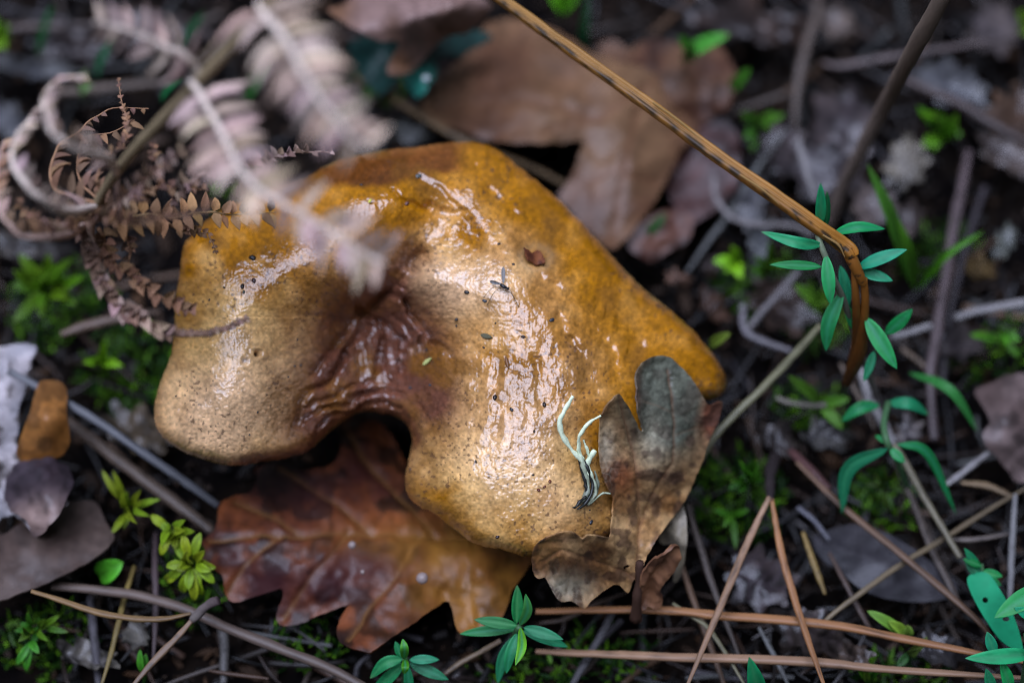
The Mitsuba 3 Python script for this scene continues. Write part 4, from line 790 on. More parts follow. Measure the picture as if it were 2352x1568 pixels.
PEACH, ORANGE, BROWN, MAUVE, PALE, OLIVE, YELLOW, GREYB = (0.46, 0.27, 0.155), (0.50, 0.23, 0.09), (0.20, 0.115, 0.065), (0.135, 0.105, 0.085), (0.36, 0.34, 0.33), (0.27, 0.25, 0.14), (0.36, 0.24, 0.07), (0.19, 0.195, 0.185)
NEEDLES = [
    ('left of the orange needle pair joined at its pink tip, lower right', [(1767, 1141, 26), (1720, 1240, 24), (1660, 1380, 23), (1576, 1580, 22)], 17, PEACH),
    ('right of the orange needle pair joined at its tip, lower right', [(1772, 1146, 25), (1798, 1284, 22), (1837, 1413, 21), (1897, 1585, 22)], 17, ORANGE),
    ('long orange-tan needle running from under the oak leaf to the lower right corner', [(1231, 1404, 12), (1400, 1400, 14), (1548, 1402, 16), (1652, 1413, 17), (1896, 1433, 18), (2060, 1463, 18), (2226, 1496, 19), (2375, 1523, 19)], 21, ORANGE),
    ('long two-tone pinkish needle low along the bottom right edge', [(1231, 1496, 8), (1400, 1502, 11), (1548, 1508, 14), (1861, 1519, 16), (2035, 1536, 17), (2375, 1558, 18)], 22, PEACH),
    ('thin yellow needle crossing the left of the orange pair', [(1545, 1385, 15), (1590, 1415, 15), (1625, 1440, 15), (1670, 1505, 14), (1712, 1575, 13)], 11, OLIVE),
    ('short bright yellow needle between the two orange needles and the slate leaf', [(1844, 1222, 12), (1868, 1290, 11), (1895, 1364, 9)], 14, YELLOW),
    ('long pale brown needle slanting over the slate leaf', [(1830, 1061, 16), (1934, 1162, 16), (2090, 1290, 15), (2244, 1423, 13), (2285, 1480, 10)], 16, BROWN),
    ('dark mauve needle between slate leaf and pale stalk', [(2055, 1060, 10), (2105, 1170, 8), (2139, 1259, 7), (2185, 1350, 6), (2210, 1400, 5)], 17, MAUVE),
    ('mauve needle under the left orange needle', [(1579, 1160, 10), (1610, 1260, 9), (1635, 1340, 8), (1701, 1515, 6)], 15, MAUVE),
    ('dim brown needle next to the beige leaf strip', [(1563, 1290, 8), (1590, 1370, 7), (1620, 1450, 6), (1670, 1590, 4)], 15, BROWN),
    ('short pale grey needle at the bottom between the orange pair', [(1743, 1440, 8), (1775, 1500, 7), (1815, 1580, 6)], 12, GREYB),
    ('pale grey needle pointing to the grey leaf at the right edge', [(2167, 1117, 12), (2225, 1075, 13), (2286, 1026, 14)], 15, PALE),
    ('grey straight needle crossing behind the orange bracken stem', [(1803, 300, 8), (1740, 385, 8), (1684, 480, 8), (1635, 543, 8), (1578, 625, 8)], 14, GREYB),
    ('white-grey needle pointing up left of the teal plant', [(1832, 320, 20), (1850, 385, 22), (1874, 460, 24)], 18, PALE),
    ('curved pale stalk looping behind the orange bracken stem', [(1640, 405, 14), (1645, 455, 14), (1684, 501, 13), (1743, 516, 13), (1815, 518, 12), (1870, 535, 12)], 14, (0.30, 0.27, 0.26)),
    ('green-tan stalk leaning on the right side of the cap', [(1884, 748, 34), (1815, 825, 33), (1743, 900, 32), (1690, 950, 30), (1640, 1004, 28), (1600, 1070, 24)], 19, (0.25, 0.24, 0.13)),
    ('grey stalk above the sharp bend left of the broken stem end', [(1835, 622, 14), (1790, 672, 14), (1745, 722, 13), (1716, 760, 12)], 17, (0.23, 0.21, 0.21)),
    ('grey stalk below the sharp bend left of the broken stem end', [(1706, 700, 12), (1710, 757, 12), (1750, 783, 12), (1819, 806, 13)], 17, (0.24, 0.22, 0.235)),
    ('short pale grey stalk pointing right behind the teal plant', [(2139, 747, 20), (2095, 762, 20), (2045, 776, 19)], 17, PALE),
    ('pale grey stalk reaching in from the right edge', [(2375, 690, 16), (2300, 704, 16), (2240, 715, 15), (2193, 731, 14)], 20, PALE),
    ('long pinkish-brown dead stem standing at right', [(2224, 350, 10), (2207, 440, 12), (2191, 520, 13), (2167, 673, 13), (2145, 800, 12), (2136, 870, 11), (2146, 1010, 8)], 24, (0.17, 0.125, 0.125)),
    ('dark thin stem close behind the long pinkish-brown stem', [(2262, 430, 5), (2228, 530, 6), (2200, 640, 6), (2176, 760, 5), (2163, 890, 4)], 18, (0.06, 0.05, 0.055)),
    ('small pale stalk lying right of the cap tip', [(1784, 913, 12), (1815, 925, 12), (1870, 931, 12), (1936, 927, 12)], 13, (0.28, 0.25, 0.20)),
    ('thin brown stalk hanging below the broken stem end', [(1930, 835, 14), (1955, 880, 13), (1985, 935, 12), (2010, 985, 11)], 12, (0.18, 0.13, 0.09)),
    ('white peeled stalk below the broken stem end', [(1970, 832, 26), (1988, 880, 24), (2002, 925, 22), (2030, 975, 20), (2053, 1022, 18)], 26, (0.42, 0.40, 0.39)),
    ('long straight tan-green stalk running to the lower right plant', [(2052, 1020, 19), (2075, 1055, 18), (2125, 1145, 16), (2165, 1212, 15), (2206, 1280, 14)], 16, (0.27, 0.24, 0.15)),
    ('thin jointed twig rising to the right edge across the slate leaf', [(1880, 1440, 10), (1917, 1406, 12), (1983, 1357, 13), (2060, 1302, 13), (2181, 1228, 12), (2280, 1165, 12), (2375, 1110, 12)], 13, (0.24, 0.18, 0.10)),
    ('small horizontal dry twig near the right edge', [(2182, 1238, 9), (2240, 1238, 9), (2316, 1226, 9)], 11, (0.22, 0.18, 0.15)),
    ('grey upright needle close to the right edge', [(2332, 1135, 13), (2325, 1240, 12), (2322, 1320, 11), (2318, 1400, 10)], 15, (0.24, 0.235, 0.23)),
    ('orange-tan needle scrap at the right edge above the dry twig', [(2208, 1108, 12), (2270, 1116, 12), (2326, 1140, 12)], 15, (0.28, 0.19, 0.10)),
    ('dark brown needle lying under the slate leaf edge', [(1905, 1270, 9), (1945, 1345, 10), (1985, 1420, 8), (2010, 1460, 6)], 13, (0.10, 0.065, 0.05)),
    ('pale grey sliver above the slate leaf', [(1832, 1165, 8), (1870, 1195, 8), (1905, 1240, 8)], 12, (0.17, 0.17, 0.20)),
    ('blue-grey stiff stalk slanting under the left lobe of the cap', [(20, 852, 30), (100, 895, 29), (220, 965, 28), (330, 1040, 25), (430, 1110, 21), (500, 1160, 17)], 21, (0.17, 0.175, 0.19)),
    ('brown flat stalk below the blue-grey stalk at left', [(155, 965, 16), (250, 1040, 16), (350, 1115, 15), (430, 1175, 14), (490, 1222, 12)], 30, (0.15, 0.105, 0.075)),
    ('tan twig with a pale broken end left of the cap', [(140, 768, 22), (200, 748, 22), (270, 732, 22), (370, 715, 20)], 26, (0.20, 0.13, 0.09)),
    ('curved yellowish needle at the lower left, joined to the fork', [(72, 1357, 24), (140, 1378, 24), (220, 1405, 24), (310, 1420, 24), (380, 1420, 24), (438, 1408, 25)], 15, (0.32, 0.19, 0.075)),
    ('grey-brown stalk crossing the whole lower left', [(120, 1345, 14), (230, 1355, 15), (330, 1370, 16), (430, 1400, 17), (520, 1440, 17), (650, 1492, 17), (760, 1535, 16), (860, 1590, 15)], 24, (0.19, 0.135, 0.105)),
    ('straight needle from the fork down to the bottom edge', [(448, 1416, 25), (400, 1470, 24), (355, 1515, 23), (300, 1580, 22)], 17, (0.26, 0.16, 0.09)),
    ('hanging yellow needle at the lower left', [(308, 1300, 8), (290, 1360, 10), (272, 1430, 12), (255, 1500, 12), (228, 1590, 12)], 12, (0.33, 0.24, 0.07)),
    ('dim mauve upright needle left of the bright moss', [(357, 1225, 6), (356, 1310, 8), (358, 1400, 8), (352, 1520, 8)], 14, (0.12, 0.08, 0.08)),
    ('grey dead stalk with a swollen head under the fork', [(508, 1430, 6), (515, 1480, 6), (513, 1570, 5)], 22, (0.16, 0.15, 0.14)),
    ('dark grey stalk at the lower left edge of the moss', [(205, 1370, 4), (215, 1450, 5), (228, 1580, 6)], 20, (0.11, 0.10, 0.11)),
    ('thin brown stalk rising to the left small green plant', [(1150, 1470, 14), (1110, 1493, 12), (1060, 1520, 10), (1020, 1548, 9)], 13, (0.24, 0.17, 0.10)),
    ('pale grey stalk slanting at the bottom behind the oak stalk', [(1410, 1400, 2), (1385, 1450, 4), (1350, 1510, 5), (1310, 1580, 6)], 17, (0.15, 0.145, 0.15)),
    ('brown needle low under the oak leaf stalk', [(1240, 1430, 3), (1300, 1420, 4), (1370, 1385, 4), (1440, 1360, 3)], 11, (0.13, 0.09, 0.065)),
    ('dark thin twig along the upper right with a pale broken tip', [(1890, 145, 14), (1930, 152, 15), (1990, 142, 16), (2063, 129, 17), (2200, 108, 18), (2375, 78, 18)], 20, (0.16, 0.12, 0.11)),
    ('dark twig running down to the right edge behind the grey twig', [(2070, 178, 14), (2140, 210, 14), (2209, 240, 14), (2290, 290, 13), (2375, 335, 12)], 25, (0.095, 0.065, 0.058)),
    ('dim brown stalk behind the fern at the top left', [(-20, 66, 5), (120, 62, 6), (230, 60, 6)], 22, (0.12, 0.085, 0.07)),
    ('tan stalk behind the curled fern at left', [(110, 215, 10), (220, 205, 11), (400, 187, 12)], 22, (0.17, 0.12, 0.085)),
    ('tan stalk running from the fern to the far edge of the cap', [(820, 180, 16), (900, 225, 18), (980, 275, 20), (1080, 330, 20), (1220, 385, 14), (1300, 425, 10)], 18, (0.22, 0.14, 0.065)),
    ('brown upright twig in the litter at the top right', [(1885, -20, 6), (1868, 60, 8), (1848, 120, 8), (1830, 220, 6), (1826, 300, 5)], 22, (0.17, 0.13, 0.105)),
    ('brown dry stalk right of the long dead stem', [(2070, 800, 10), (2110, 830, 10), (2160, 880, 9)], 14, (0.20, 0.14, 0.09)),
    ('reddish-brown stalk right of the dark moss', [(1815, 1035, 9), (1862, 1078, 11), (1905, 1125, 12)], 20, (0.15, 0.065, 0.06)),
]
for lab, pts, w, col in NEEDLES:
    nm = 'pine_needle' if 'needle' in lab else ('twig' if 'twig' in lab else 'dry_stalk')
    if lab.startswith(('left of', 'right of')):
        lab = 'peach pine needle, ' + lab if lab.startswith('left') else 'orange pine needle, ' + lab
    stick(nm, lab, {'pine_needle': 'pine needle', 'twig': 'twig', 'dry_stalk': 'stalk'}[nm], pts, w, col, 26, 'satin', 14, rough=0.25, profile=(lambda th: 1 - dip(th, 4.5, 0.35, 0.28) - dip(th, 1.2, 0.35, 0.28)) if nm == 'pine_needle' else None, taper=[0.6, 0.95, 1.05, 0.95, 0.5] if nm != 'dry_stalk' else [0.8, 1, 1, 1, 0.85], specks=0.5 if 'two-tone' in lab or 'curved' in lab else 0.55, flat=0.8, c2=tuple(np.array(col) * 0.6))
stick('needle_sheath', 'grey scaly sheath holding the needle fork at the lower left', 'needle sheath', [(440, 1425, 25), (462, 1402, 26), (480, 1388, 27), (502, 1378, 28)], 26, (0.20, 0.17, 0.15), 14, 'matte', 10, rough=0.6, taper=[0.6, 1, 0.8, 0.7], c2=(0.10, 0.07, 0.07))
stick('needle_sheath', 'dark sheath at the joined tip of the orange needle pair', 'needle sheath', [(1770, 1152, 25), (1768, 1120, 20), (1772, 1080, 14), (1780, 1050, 8)], 24, (0.035, 0.026, 0.026), 14, 'matte', 10, rough=0.4, taper=[0.6, 0.9, 1.2, 1.2])

# fallen needles and splinters in the dim litter, too alike to name
ZONES = [('in the blurred litter above the cap', 1400, 2352, -20, 560, 62), ('in the dim litter right of the cap', 1640, 2352, 560, 1120, 60), ('in the dim litter at the lower right', 1480, 2352, 1120, 1580, 60), ('in the dark litter at the lower left', 0, 760, 1180, 1580, 34), ('in the dark litter left of the cap', 0, 380, 560, 1180, 22), ('in the dark litter behind the fern', 0, 1000, -20, 330, 34), ('in the dark litter at the bottom centre', 760, 1480, 1420, 1580, 18)]
for where, x0, x1, y0, y1, num in ZONES:
    for k in range(num):
        x, y, L, th = RNG.uniform(x0, x1), RNG.uniform(y0, y1), RNG.uniform(70, 260), RNG.uniform(0, math.pi)
        dx, dy = L / 2 * math.cos(th), L / 2 * math.sin(th) * 0.82
        c = at(x, y, 0)
        zz = float(ground_z(c[:1], c[1:2])[0]) * 1000 + RNG.uniform(1, 6)
        col = np.array([MAUVE, BROWN, (0.12, 0.11, 0.12), (0.14, 0.08, 0.055), GREYB][RNG.integers(5)]) * (0.05 + 0.9 * RNG.random() ** 2.4)
        b = RNG.uniform(-14, 14)
        stick('fallen_needle', 'thin dull fallen needle or splinter ' + where, 'needle', [(x - dx, y - dy, zz + RNG.uniform(-2, 3)), (x + b, y + b * 0.5, zz + 1), (x + dx, y + dy, zz + RNG.uniform(-2, 3))], RNG.uniform(9, 17), tuple(col), 9, 'satin', 6, 'fallen needles ' + where, rough=0.2)
extra = []
for x0, x1, y0, y1, num in [(1500, 2352, 520, 1120, 150), (1480, 2352, 1120, 1590, 190), (1350, 2352, -20, 520, 110), (0, 760, 1150, 1590, 70), (0, 380, 560, 1180, 40), (-600, 0, -400, 1900, 160), (2352, 2950, -400, 1900, 160), (-100, 2450, -420, -20, 120), (-100, 2450, 1590, 1950, 120)]:
    for k in range(num):
        x, y, L, th = RNG.uniform(x0, x1), RNG.uniform(y0, y1), RNG.uniform(40, 190), RNG.uniform(0, math.pi)
        dx, dy = L / 2 * math.cos(th), L / 2 * math.sin(th) * 0.82
        c = at(x, y, 0)
        zz = float(ground_z(c[:1], c[1:2])[0]) + RNG.uniform(0.001, 0.009)
        col = np.array([MAUVE, BROWN, (0.12, 0.11, 0.12), (0.16, 0.08, 0.05), GREYB, PALE][RNG.integers(6)]) * (0.15 + 1.4 * RNG.random() ** 2.5) * 0.4
        extra.append(tube(at(*spline([(x - dx, y - dy, zz + RNG.uniform(-0.003, 0.003)), (x + RNG.uniform(-10, 10), y, zz + 0.001), (x + dx, y + dy, zz + RNG.uniform(-0.003, 0.003))], 7).T), np.array([0.5, 0.9, 1, 1, 1, 0.9, 0.5]) * RNG.uniform(0.00025, 0.0006), 5, col))
thing('needle_litter', 'dense thin needles and splinters mixed into the dark litter', 'needle litter', geom=join(extra), bsdf='satin', kind='stuff')

TONE[0] = 0.85


# ------------------------------------------------------------------ dead bracken frond in front and to the left
def frond_path(pts, n):
    p = spline([(x, y, z / 1000) for x, y, z in pts], n)
    return at(p[:, 0], p[:, 1], p[:, 2])


def pinna(parent, pts, r, length, width, gap, sides, c0, c1, seed, tilt=0.35, lean=1.15, fold=0.35, curl=0.3, face=(0, -0.45, 0.9), label=None, axis_col=None, lo=0.06, peak=0.3, prof=None, droop=0.0, miss=0.09, tail=0.3):
    """One side frond: a thin stalk, with little leaflets (pinnules) along it as its sub-parts. Sizes in millimetres."""
    g = np.random.default_rng(seed)
    n = 40
    path = frond_path(pts, n) + (np.stack([fbm(np.column_stack([np.linspace(0, 7, n), np.full(n, seed * 3.1 + a), np.zeros(n)]), 2, a) for a in range(3)], 1) - 0.5) * 0.0018
    s = np.concatenate([[0], np.cumsum(np.linalg.norm(np.diff(path, axis=0), axis=1))])
    k = part(parent, 'pinna', tube(path, np.linspace(r, r * tail, n) / 1000, 8, grain(axis_col or c0, 0.4), rough=0.15), 'matte', label)
    t = unit(np.gradient(path, axis=0))
    m = max(2, int(s[-1] * 1000 / gap))
    for i in range(m):
        u = lo + (1 - lo) * (i + 0.3) / m
        q = np.array([np.interp(u * s[-1], s, path[:, a]) for a in range(3)])
        tt = unit(np.array([np.interp(u * s[-1], s, t[:, a]) for a in range(3)]))
        up = np.asarray(face, float)
        up = unit(up - tt * (up @ tt))
        side = np.cross(tt, up)
        w = prof(u) if prof else (1 - 0.75 * u) * min(1, 0.45 + 2.5 * u)
        for sg in sides:
            if g.random() < miss:
                continue
            a = lean + g.uniform(-0.15, 0.15)
            up_amt = tilt + g.uniform(-0.25, 0.25)
            L = length / 1000 * w * g.uniform(0.8, 1.15)
            d = unit(tt * math.cos(a) + (side * sg * math.cos(up_amt) + up * math.sin(up_amt)) * math.sin(a))
            b = q + d * r * 0.0003
            tip = b + d * L - up * droop * L
            col = lerp(c0, c1, g.random()) * (g.uniform(0.75, 1.2) if g.random() > 0.18 else g.uniform(0.35, 0.6)) * np.array([1, g.uniform(0.92, 1.08), g.uniform(0.85, 1.15)])
            part(k, 'pinnule', blade(b, tip, min(width / 1000 * (0.45 + 0.55 * w), L * 0.8), arch=g.uniform(-0.05, 0.22), fold=fold + g.uniform(-0.1, 0.15), face=up, roll=g.uniform(-0.4, 0.4), thick=0.00022, nu=5, nv=2, peak=peak, color=col, curl=curl * 0.5), 'matte')
    return k


PALEF, PINKF, TANF, RUSTF, DUSKF = (0.58, 0.44, 0.36), (0.42, 0.29, 0.23), (0.30, 0.165, 0.09), (0.50, 0.27, 0.11), (0.13, 0.075, 0.052)
CREAM = (0.64, 0.53, 0.44)
frond = thing('bracken_frond', 'dead pale brown bracken frond with curled leaflets hanging blurred over the left of the cap', 'fern frond')
part(frond, 'rachis', tube(frond_path([(660, -30, 176), (560, 75, 164), (440, 205, 148), (320, 330, 130), (250, 420, 112), (205, 500, 98)], 40), np.linspace(0.0013, 0.0009, 40), 10, grain((0.22, 0.17, 0.095), 0.4), rough=0.1), 'satin')
pinna(frond, [(440, 185, 152), (475, 250, 152), (522, 330, 153), (574, 417, 153), (690, 492, 151), (800, 560, 148), (885, 605, 145)], 0.75, 9.5, 2.3, 2.5, (-1, 1), PALEF, PINKF, 1, tail=0.8, label='large pale blurred side frond crossing the cap', axis_col=CREAM, prof=lambda u: 0.95 - 0.25 * u, tilt=0.15)
pinna(frond, [(590, 10, 168), (630, 60, 174), (690, 155, 178), (745, 240, 179), (795, 305, 178), (850, 345, 176)], 0.95, 10.5, 2.4, 2.7, (-1, 1), PALEF, PINKF, 2, label='broad pale blurred side frond at the top', axis_col=CREAM, prof=lambda u: 1.05 - 0.55 * u, tilt=0.1, droop=0.2)
pinna(frond, [(455, 165, 150), (424, 132, 155), (350, 100, 160), (280, 72, 164), (218, 48, 167)], 0.95, 8.5, 2.0, 2.6, (-1, 1), PALEF, PINKF, 3, label='short pale blurred side frond at the upper left', axis_col=CREAM, prof=lambda u: 0.9 - 0.4 * u, tilt=0.1)
pinna(frond, [(265, 395, 118), (245, 360, 136), (200, 348, 145), (155, 325, 150), (118, 290, 152), (100, 240, 150), (115, 200, 146), (150, 181, 142), (200, 178, 138)], 0.95, 5.2, 2.0, 2.5, (1,), PALEF, PINKF, 4, label='blurred pale side frond curling up at the left', axis_col=CREAM, prof=lambda u: 1 - 0.55 * u, tilt=0.5)
pinna(frond, [(215, 482, 104), (150, 485, 124), (110, 470, 132), (72, 440, 136), (42, 400, 138), (32, 345, 138), (52, 290, 135), (88, 255, 130), (105, 240, 126)], 1.0, 5.0, 2.0, 2.4, (1,), PALEF, PINKF, 5, label='blurred side frond bending up at the left edge', axis_col=CREAM, prof=lambda u: 1 - 0.5 * u, tilt=0.5)
pinna(frond, [(200, 520, 98), (150, 545, 112), (85, 545, 120), (30, 520, 124), (-5, 470, 124), (-12, 400, 122), (10, 330, 116)], 0.9, 4.8, 2.0, 2.3, (1,), PINKF, TANF, 6, label='blurred side frond along the left edge', prof=lambda u: 1 - 0.45 * u, tilt=0.4)
pinna(frond, [(225, 470, 104), (165, 455, 104), (128, 438, 103), (114, 405, 102), (120, 370, 102), (140, 333, 101), (188, 302, 100), (223, 268, 99), (271, 250, 98), (345, 247, 96)], 0.42, 5.4, 1.9, 2.4, (1,), TANF, DUSKF, 7, label='sharp thin side frond curled like a hook at the left', prof=lambda u: (1 - 0.45 * u) if u < 0.68 else 0.3, tilt=0.2, lean=1.3, fold=0.6)
pinna(frond, [(235, 470, 102), (268, 486, 101), (232, 462, 100), (200, 435, 99), (182, 405, 98), (174, 368, 97), (186, 340, 97), (215, 310, 97), (262, 300, 97), (305, 270, 96)], 0.40, 5.2, 1.8, 2.3, (1,), TANF, DUSKF, 8, label='second thin curled side frond beside the hook', prof=lambda u: (1 - 0.4 * u), tilt=0.25, lean=1.25, fold=0.6)
pinna(frond, [(215, 490, 98), (300, 500, 96), (390, 500, 92), (483, 489, 88), (560, 487, 84), (640, 492, 80)], 0.42, 5.0, 2.5, 2.5, (-1, 1), RUSTF, TANF, 9, label='sharp rusty toothed side frond reaching onto the cap', axis_col=(0.34, 0.22, 0.10), prof=lambda u: 0.95 - 0.25 * u, tilt=0.1, lean=1.35, fold=0.15, curl=0, peak=0.3)
pinna(frond, [(225, 485, 100), (280, 470, 106), (350, 440, 108), (420, 425, 106), (470, 440, 102)], 0.45, 4.8, 2.6, 2.5, (-1, 1), TANF, DUSKF, 10, label='brown side frond in the middle of the tangle', tilt=0.6, fold=0.55)
pinna(frond, [(215, 500, 104), (290, 505, 114), (380, 500, 120), (450, 490, 122), (500, 470, 122)], 0.8, 4.0, 2.2, 2.0, (-1, 1), DUSKF, TANF, 11, label='dark blurred rolled-up side frond in the tangle', tilt=0.9, fold=0.7)
pinna(frond, [(400, 470, 100), (450, 410, 112), (520, 385, 112), (580, 378, 106), (636, 356, 100), (690, 350, 96), (741, 348, 93), (770, 356, 90)], 0.5, 4.6, 2.4, 2.6, (-1, 1), PINKF, DUSKF, 12, label='grey-brown side frond curling above the far edge of the cap', tilt=0.7, fold=0.6)
pinna(frond, [(380, 515, 88), (417, 531, 86), (466, 534, 84), (488, 548, 83), (500, 583, 80)], 0.35, 2.4, 1.9, 1.5, (-1, 1), (0.34, 0.20, 0.11), TANF, 13, label='small twisted tip at the upper left edge of the cap', tilt=0.3, fold=0.5, lean=0.8)
pinna(frond, [(200, 510, 99), (209, 562, 98), (222, 605, 97), (240, 645, 96), (278, 705, 95), (330, 745, 94), (383, 765, 92), (463, 765, 90), (522, 752, 88), (568, 734, 86)], 1.7, 4.0, 2.8, 2.0, (-1, 1), (0.20, 0.115, 0.075), PINKF, 14, label='long curved lower side frond ending on the left lobe of the cap', axis_col=(0.21, 0.125, 0.085), prof=lambda u: (0.9 if u < 0.62 else 0.28), tilt=0.9, lean=0.9, fold=0.6)
pinna(frond, [(222, 530, 95), (250, 587, 94), (303, 639, 93), (348, 673, 92), (400, 694, 90), (453, 709, 87)], 0.5, 3.8, 2.6, 2.0, (1, -1), TANF, (0.20, 0.105, 0.06), 15, label='crumpled lower side frond beside the long curved one', tilt=0.6, lean=1.0, fold=0.6, prof=lambda u: 0.95 - 0.35 * u)
pinna(frond, [(260, 515, 95), (290, 540, 94), (302, 575, 92), (300, 612, 90), (320, 640, 89)], 0.45, 2.8, 2.0, 1.6, (1, -1), TANF, DUSKF, 16, label='short crumpled side frond hanging left of the cap', tilt=0.6, fold=0.6)
pinna(frond, [(255, 480, 104), (300, 440, 116), (360, 400, 126), (430, 350, 132), (490, 300, 132)], 0.5, 4.6, 1.8, 2.4, (-1, 1), DUSKF, PINKF, 17, label='dim brown side frond behind the large pale one', tilt=0.4, fold=0.5)
pinna(frond, [(240, 470, 102), (225, 420, 108), (245, 360, 110), (285, 325, 108), (290, 260, 104), (268, 180, 100)], 0.35, 3.0, 1.1, 2.2, (1, -1), TANF, DUSKF, 18, label='thin side frond with two upright pointed tips', tilt=0.3, fold=0.6, lean=0.6)
pinna(frond, [(330, 460, 104), (345, 420, 108), (355, 380, 110), (350, 330, 110)], 0.35, 3.4, 1.6, 2.0, (1, -1), DUSKF, TANF, 19, tilt=0.6, fold=0.6)
pinna(frond, [(210, 500, 102), (170, 520, 108), (120, 525, 112), (70, 500, 112), (40, 460, 110)], 0.5, 3.6, 1.6, 2.0, (1, -1), TANF, DUSKF, 20, tilt=0.6, fold=0.6)

TONE[0] = 0.9
# ------------------------------------------------------------------ green plants
TEAL, TEAL2, GRASSY, LIME, YGREEN = (0.004, 0.150, 0.058), (0.005, 0.20, 0.085), (0.035, 0.17, 0.010), (0.13, 0.30, 0.008), (0.17, 0.25, 0.010)


def leafcol(c, seed):
    g = np.random.default_rng(seed)
    k0 = np.asarray(c)
    k = k0 * g.uniform(0.65, 1.25) * (1 + np.array([(g.uniform(-0.2, 1.6) if k0[0] < 0.03 else g.uniform(-0.15, 0.15)), 0, g.uniform(-0.5, 0.15)]))
    tipc = np.asarray((0.22, 0.24, 0.04)) * g.uniform(0.4, 1)
    a, b, ph = g.uniform(0.84, 1.0), g.uniform(0.0, 0.5), g.uniform(0, 9)
    return lambda u, v: lerp(lerp(k * 0.8, k * 1.15, np.abs(v)) * (0.6 + 0.8 * fbm(np.column_stack([u * 8 + ph, v * 2.5, 0 * u]), 3, seed))[:, None], np.broadcast_to(tipc, (len(u), 3)), sstep(a, 1.02, u) * b)


def leaves(parent, rows, color, seed=0, bsdf='waxy', face=(0, -0.5, 0.85), rib=(0.03, 0.24, 0.12), fold=0.10, arch=0.05, blunt=0.25, peak=0.45):
    for k, (bx, by, bz, tx, ty, tz, w, *mid) in enumerate(rows):
        b, t = at(bx, by, bz / 1000), at(tx, ty, tz / 1000)
        g = np.random.default_rng(seed * 50 + k)
        m = at(mid[0], mid[1], mid[2] / 1000) if mid else None
        c = mid[3] if len(mid) > 3 else color
        dep = ((b + t) / 2 - EYE) @ FWD
        part(parent, 'leaf', blade(b, t, w * HALF / 1176 * dep, arch=arch + g.uniform(-0.03, 0.04), fold=fold + g.uniform(-0.05, 0.05), face=face, roll=g.uniform(-0.25, 0.25), nu=14, nv=4, color=leafcol(c, seed * 50 + k), rib=rib, mid=m, blunt=blunt, peak=peak, thick=0.00025), bsdf)


teal = thing('spurge_plant', 'blue-green narrow-leaved plant in sharp focus behind the kinked orange stem', 'plant')
part(teal, 'stem', tube(at(*spline([(1878, 540, .0800), (1886, 565, .079), (1897, 592, .077), (1915, 640, .072), (1938, 690, .064), (1960, 760, .052), (1985, 830, .040), (2010, 900, .026), (2030, 960, .010)], 40).T), np.linspace(0.0007, 0.0009, 40), 8, grain((0.13, 0.17, 0.10), 0.3, c2=(0.09, 0.075, 0.075))), 'waxy')
leaves(teal, [(1890, 563, 79, 1748, 532, 82, 27, 1830, 557, 83), (1915, 535, 79, 2033, 526, 80, 25, 1970, 521, 82), (1882, 522, 80, 1885, 421, 92, 25), (1897, 522, 77, 1900, 440, 88, 17), (1888, 613, 77, 1768, 608, 79, 23), (1897, 585, 78, 1908, 700, 70, 31), (1968, 616, 72, 2084, 573, 77, 31), (1972, 624, 70, 2051, 645, 70, 27),
    (1936, 668, 67, 1897, 806, 55, 35, 1904, 740, 62), (1988, 728, 60, 2060, 847, 54, 38), (2033, 768, 50, 2096, 710, 56, 31), (2008, 806, 48, 1984, 876, 44, 21), (1930, 610, 66, 1948, 710, 58, 26), (1940, 690, 62, 1962, 760, 54, 20)], TEAL2, 1)
p2 = thing('spurge_plant', 'blue-green plant with long drooping leaves at right below the broken stem', 'plant')
part(p2, 'stem', tube(at(*spline([(2040, 925, .030), (2030, 975, .032), (2040, 1020, .032), (2062, 1060, .022), (2085, 1120, .008)], 20).T), 0.0008, 8, (0.05, 0.12, 0.05)), 'waxy')
leaves(p2, [(2020, 930, 28, 1933, 967, 26, 28, 1975, 937, 30), (2036, 926, 28, 2134, 952, 24, 27, 2090, 927, 30), (2040, 1030, 32, 1934, 1178, 16, 34, 1950, 1075, 27), (2060, 1020, 32, 2196, 1180, 14, 22, 2130, 1040, 30), (2045, 1030, 31, 2078, 1062, 30, 22), (2045, 1020, 31, 2010, 1000, 30, 16)], TEAL, 2)
p3 = thing('spurge_plant', 'blue-green plant with a broad holed leaf at the right edge, lower right', 'plant')
part(p3, 'stem', tube(at(*spline([(2250, 1295, .020), (2255, 1320, .018), (2270, 1360, .008), (2290, 1420, -.002)], 14).T), 0.0009, 8, (0.05, 0.12, 0.05)), 'waxy')
leaves(p3, [(2250, 1320, 20, 2217, 1280, 22, 26), (2252, 1310, 20, 2215, 1258, 26, 20), (2255, 1300, 22, 2212, 1283, 24, 18), (2258, 1310, 20, 2303, 1323, 20, 20), (2262, 1320, 20, 2300, 1345, 18, 16)], TEAL, 3)
part(p3, 'holed_leaf', sheet([(2222, 1326), (2245, 1312), (2272, 1318), (2292, 1345), (2318, 1390), (2338, 1440), (2350, 1494), (2330, 1490), (2300, 1470), (2270, 1430), (2245, 1390), (2228, 1355)], surface([(2222, 1326, .020), (2272, 1318, .021), (2350, 1494, .018), (2270, 1430, .022), (2318, 1390, .020)]), 6, 0.0003, lambda P: np.broadcast_to(np.array(TEAL2), (len(P), 3)) * (0.8 + 0.4 * noise2(P, 25, 4))[:, None], smooth=True,
     holes=[[(2263 + 7 * math.cos(a), 1377 + 7 * math.sin(a)) for a in np.arange(0, 6.2, 0.785)], [(2311 + 9 * math.cos(a), 1420 + 6 * math.sin(a)) for a in np.arange(0, 6.2, 0.785)]]), 'waxy', label='broad leaf eaten through with two holes')
p4 = thing('spurge_plant', 'blue-green plant cut by the frame in the lower right corner', 'plant')
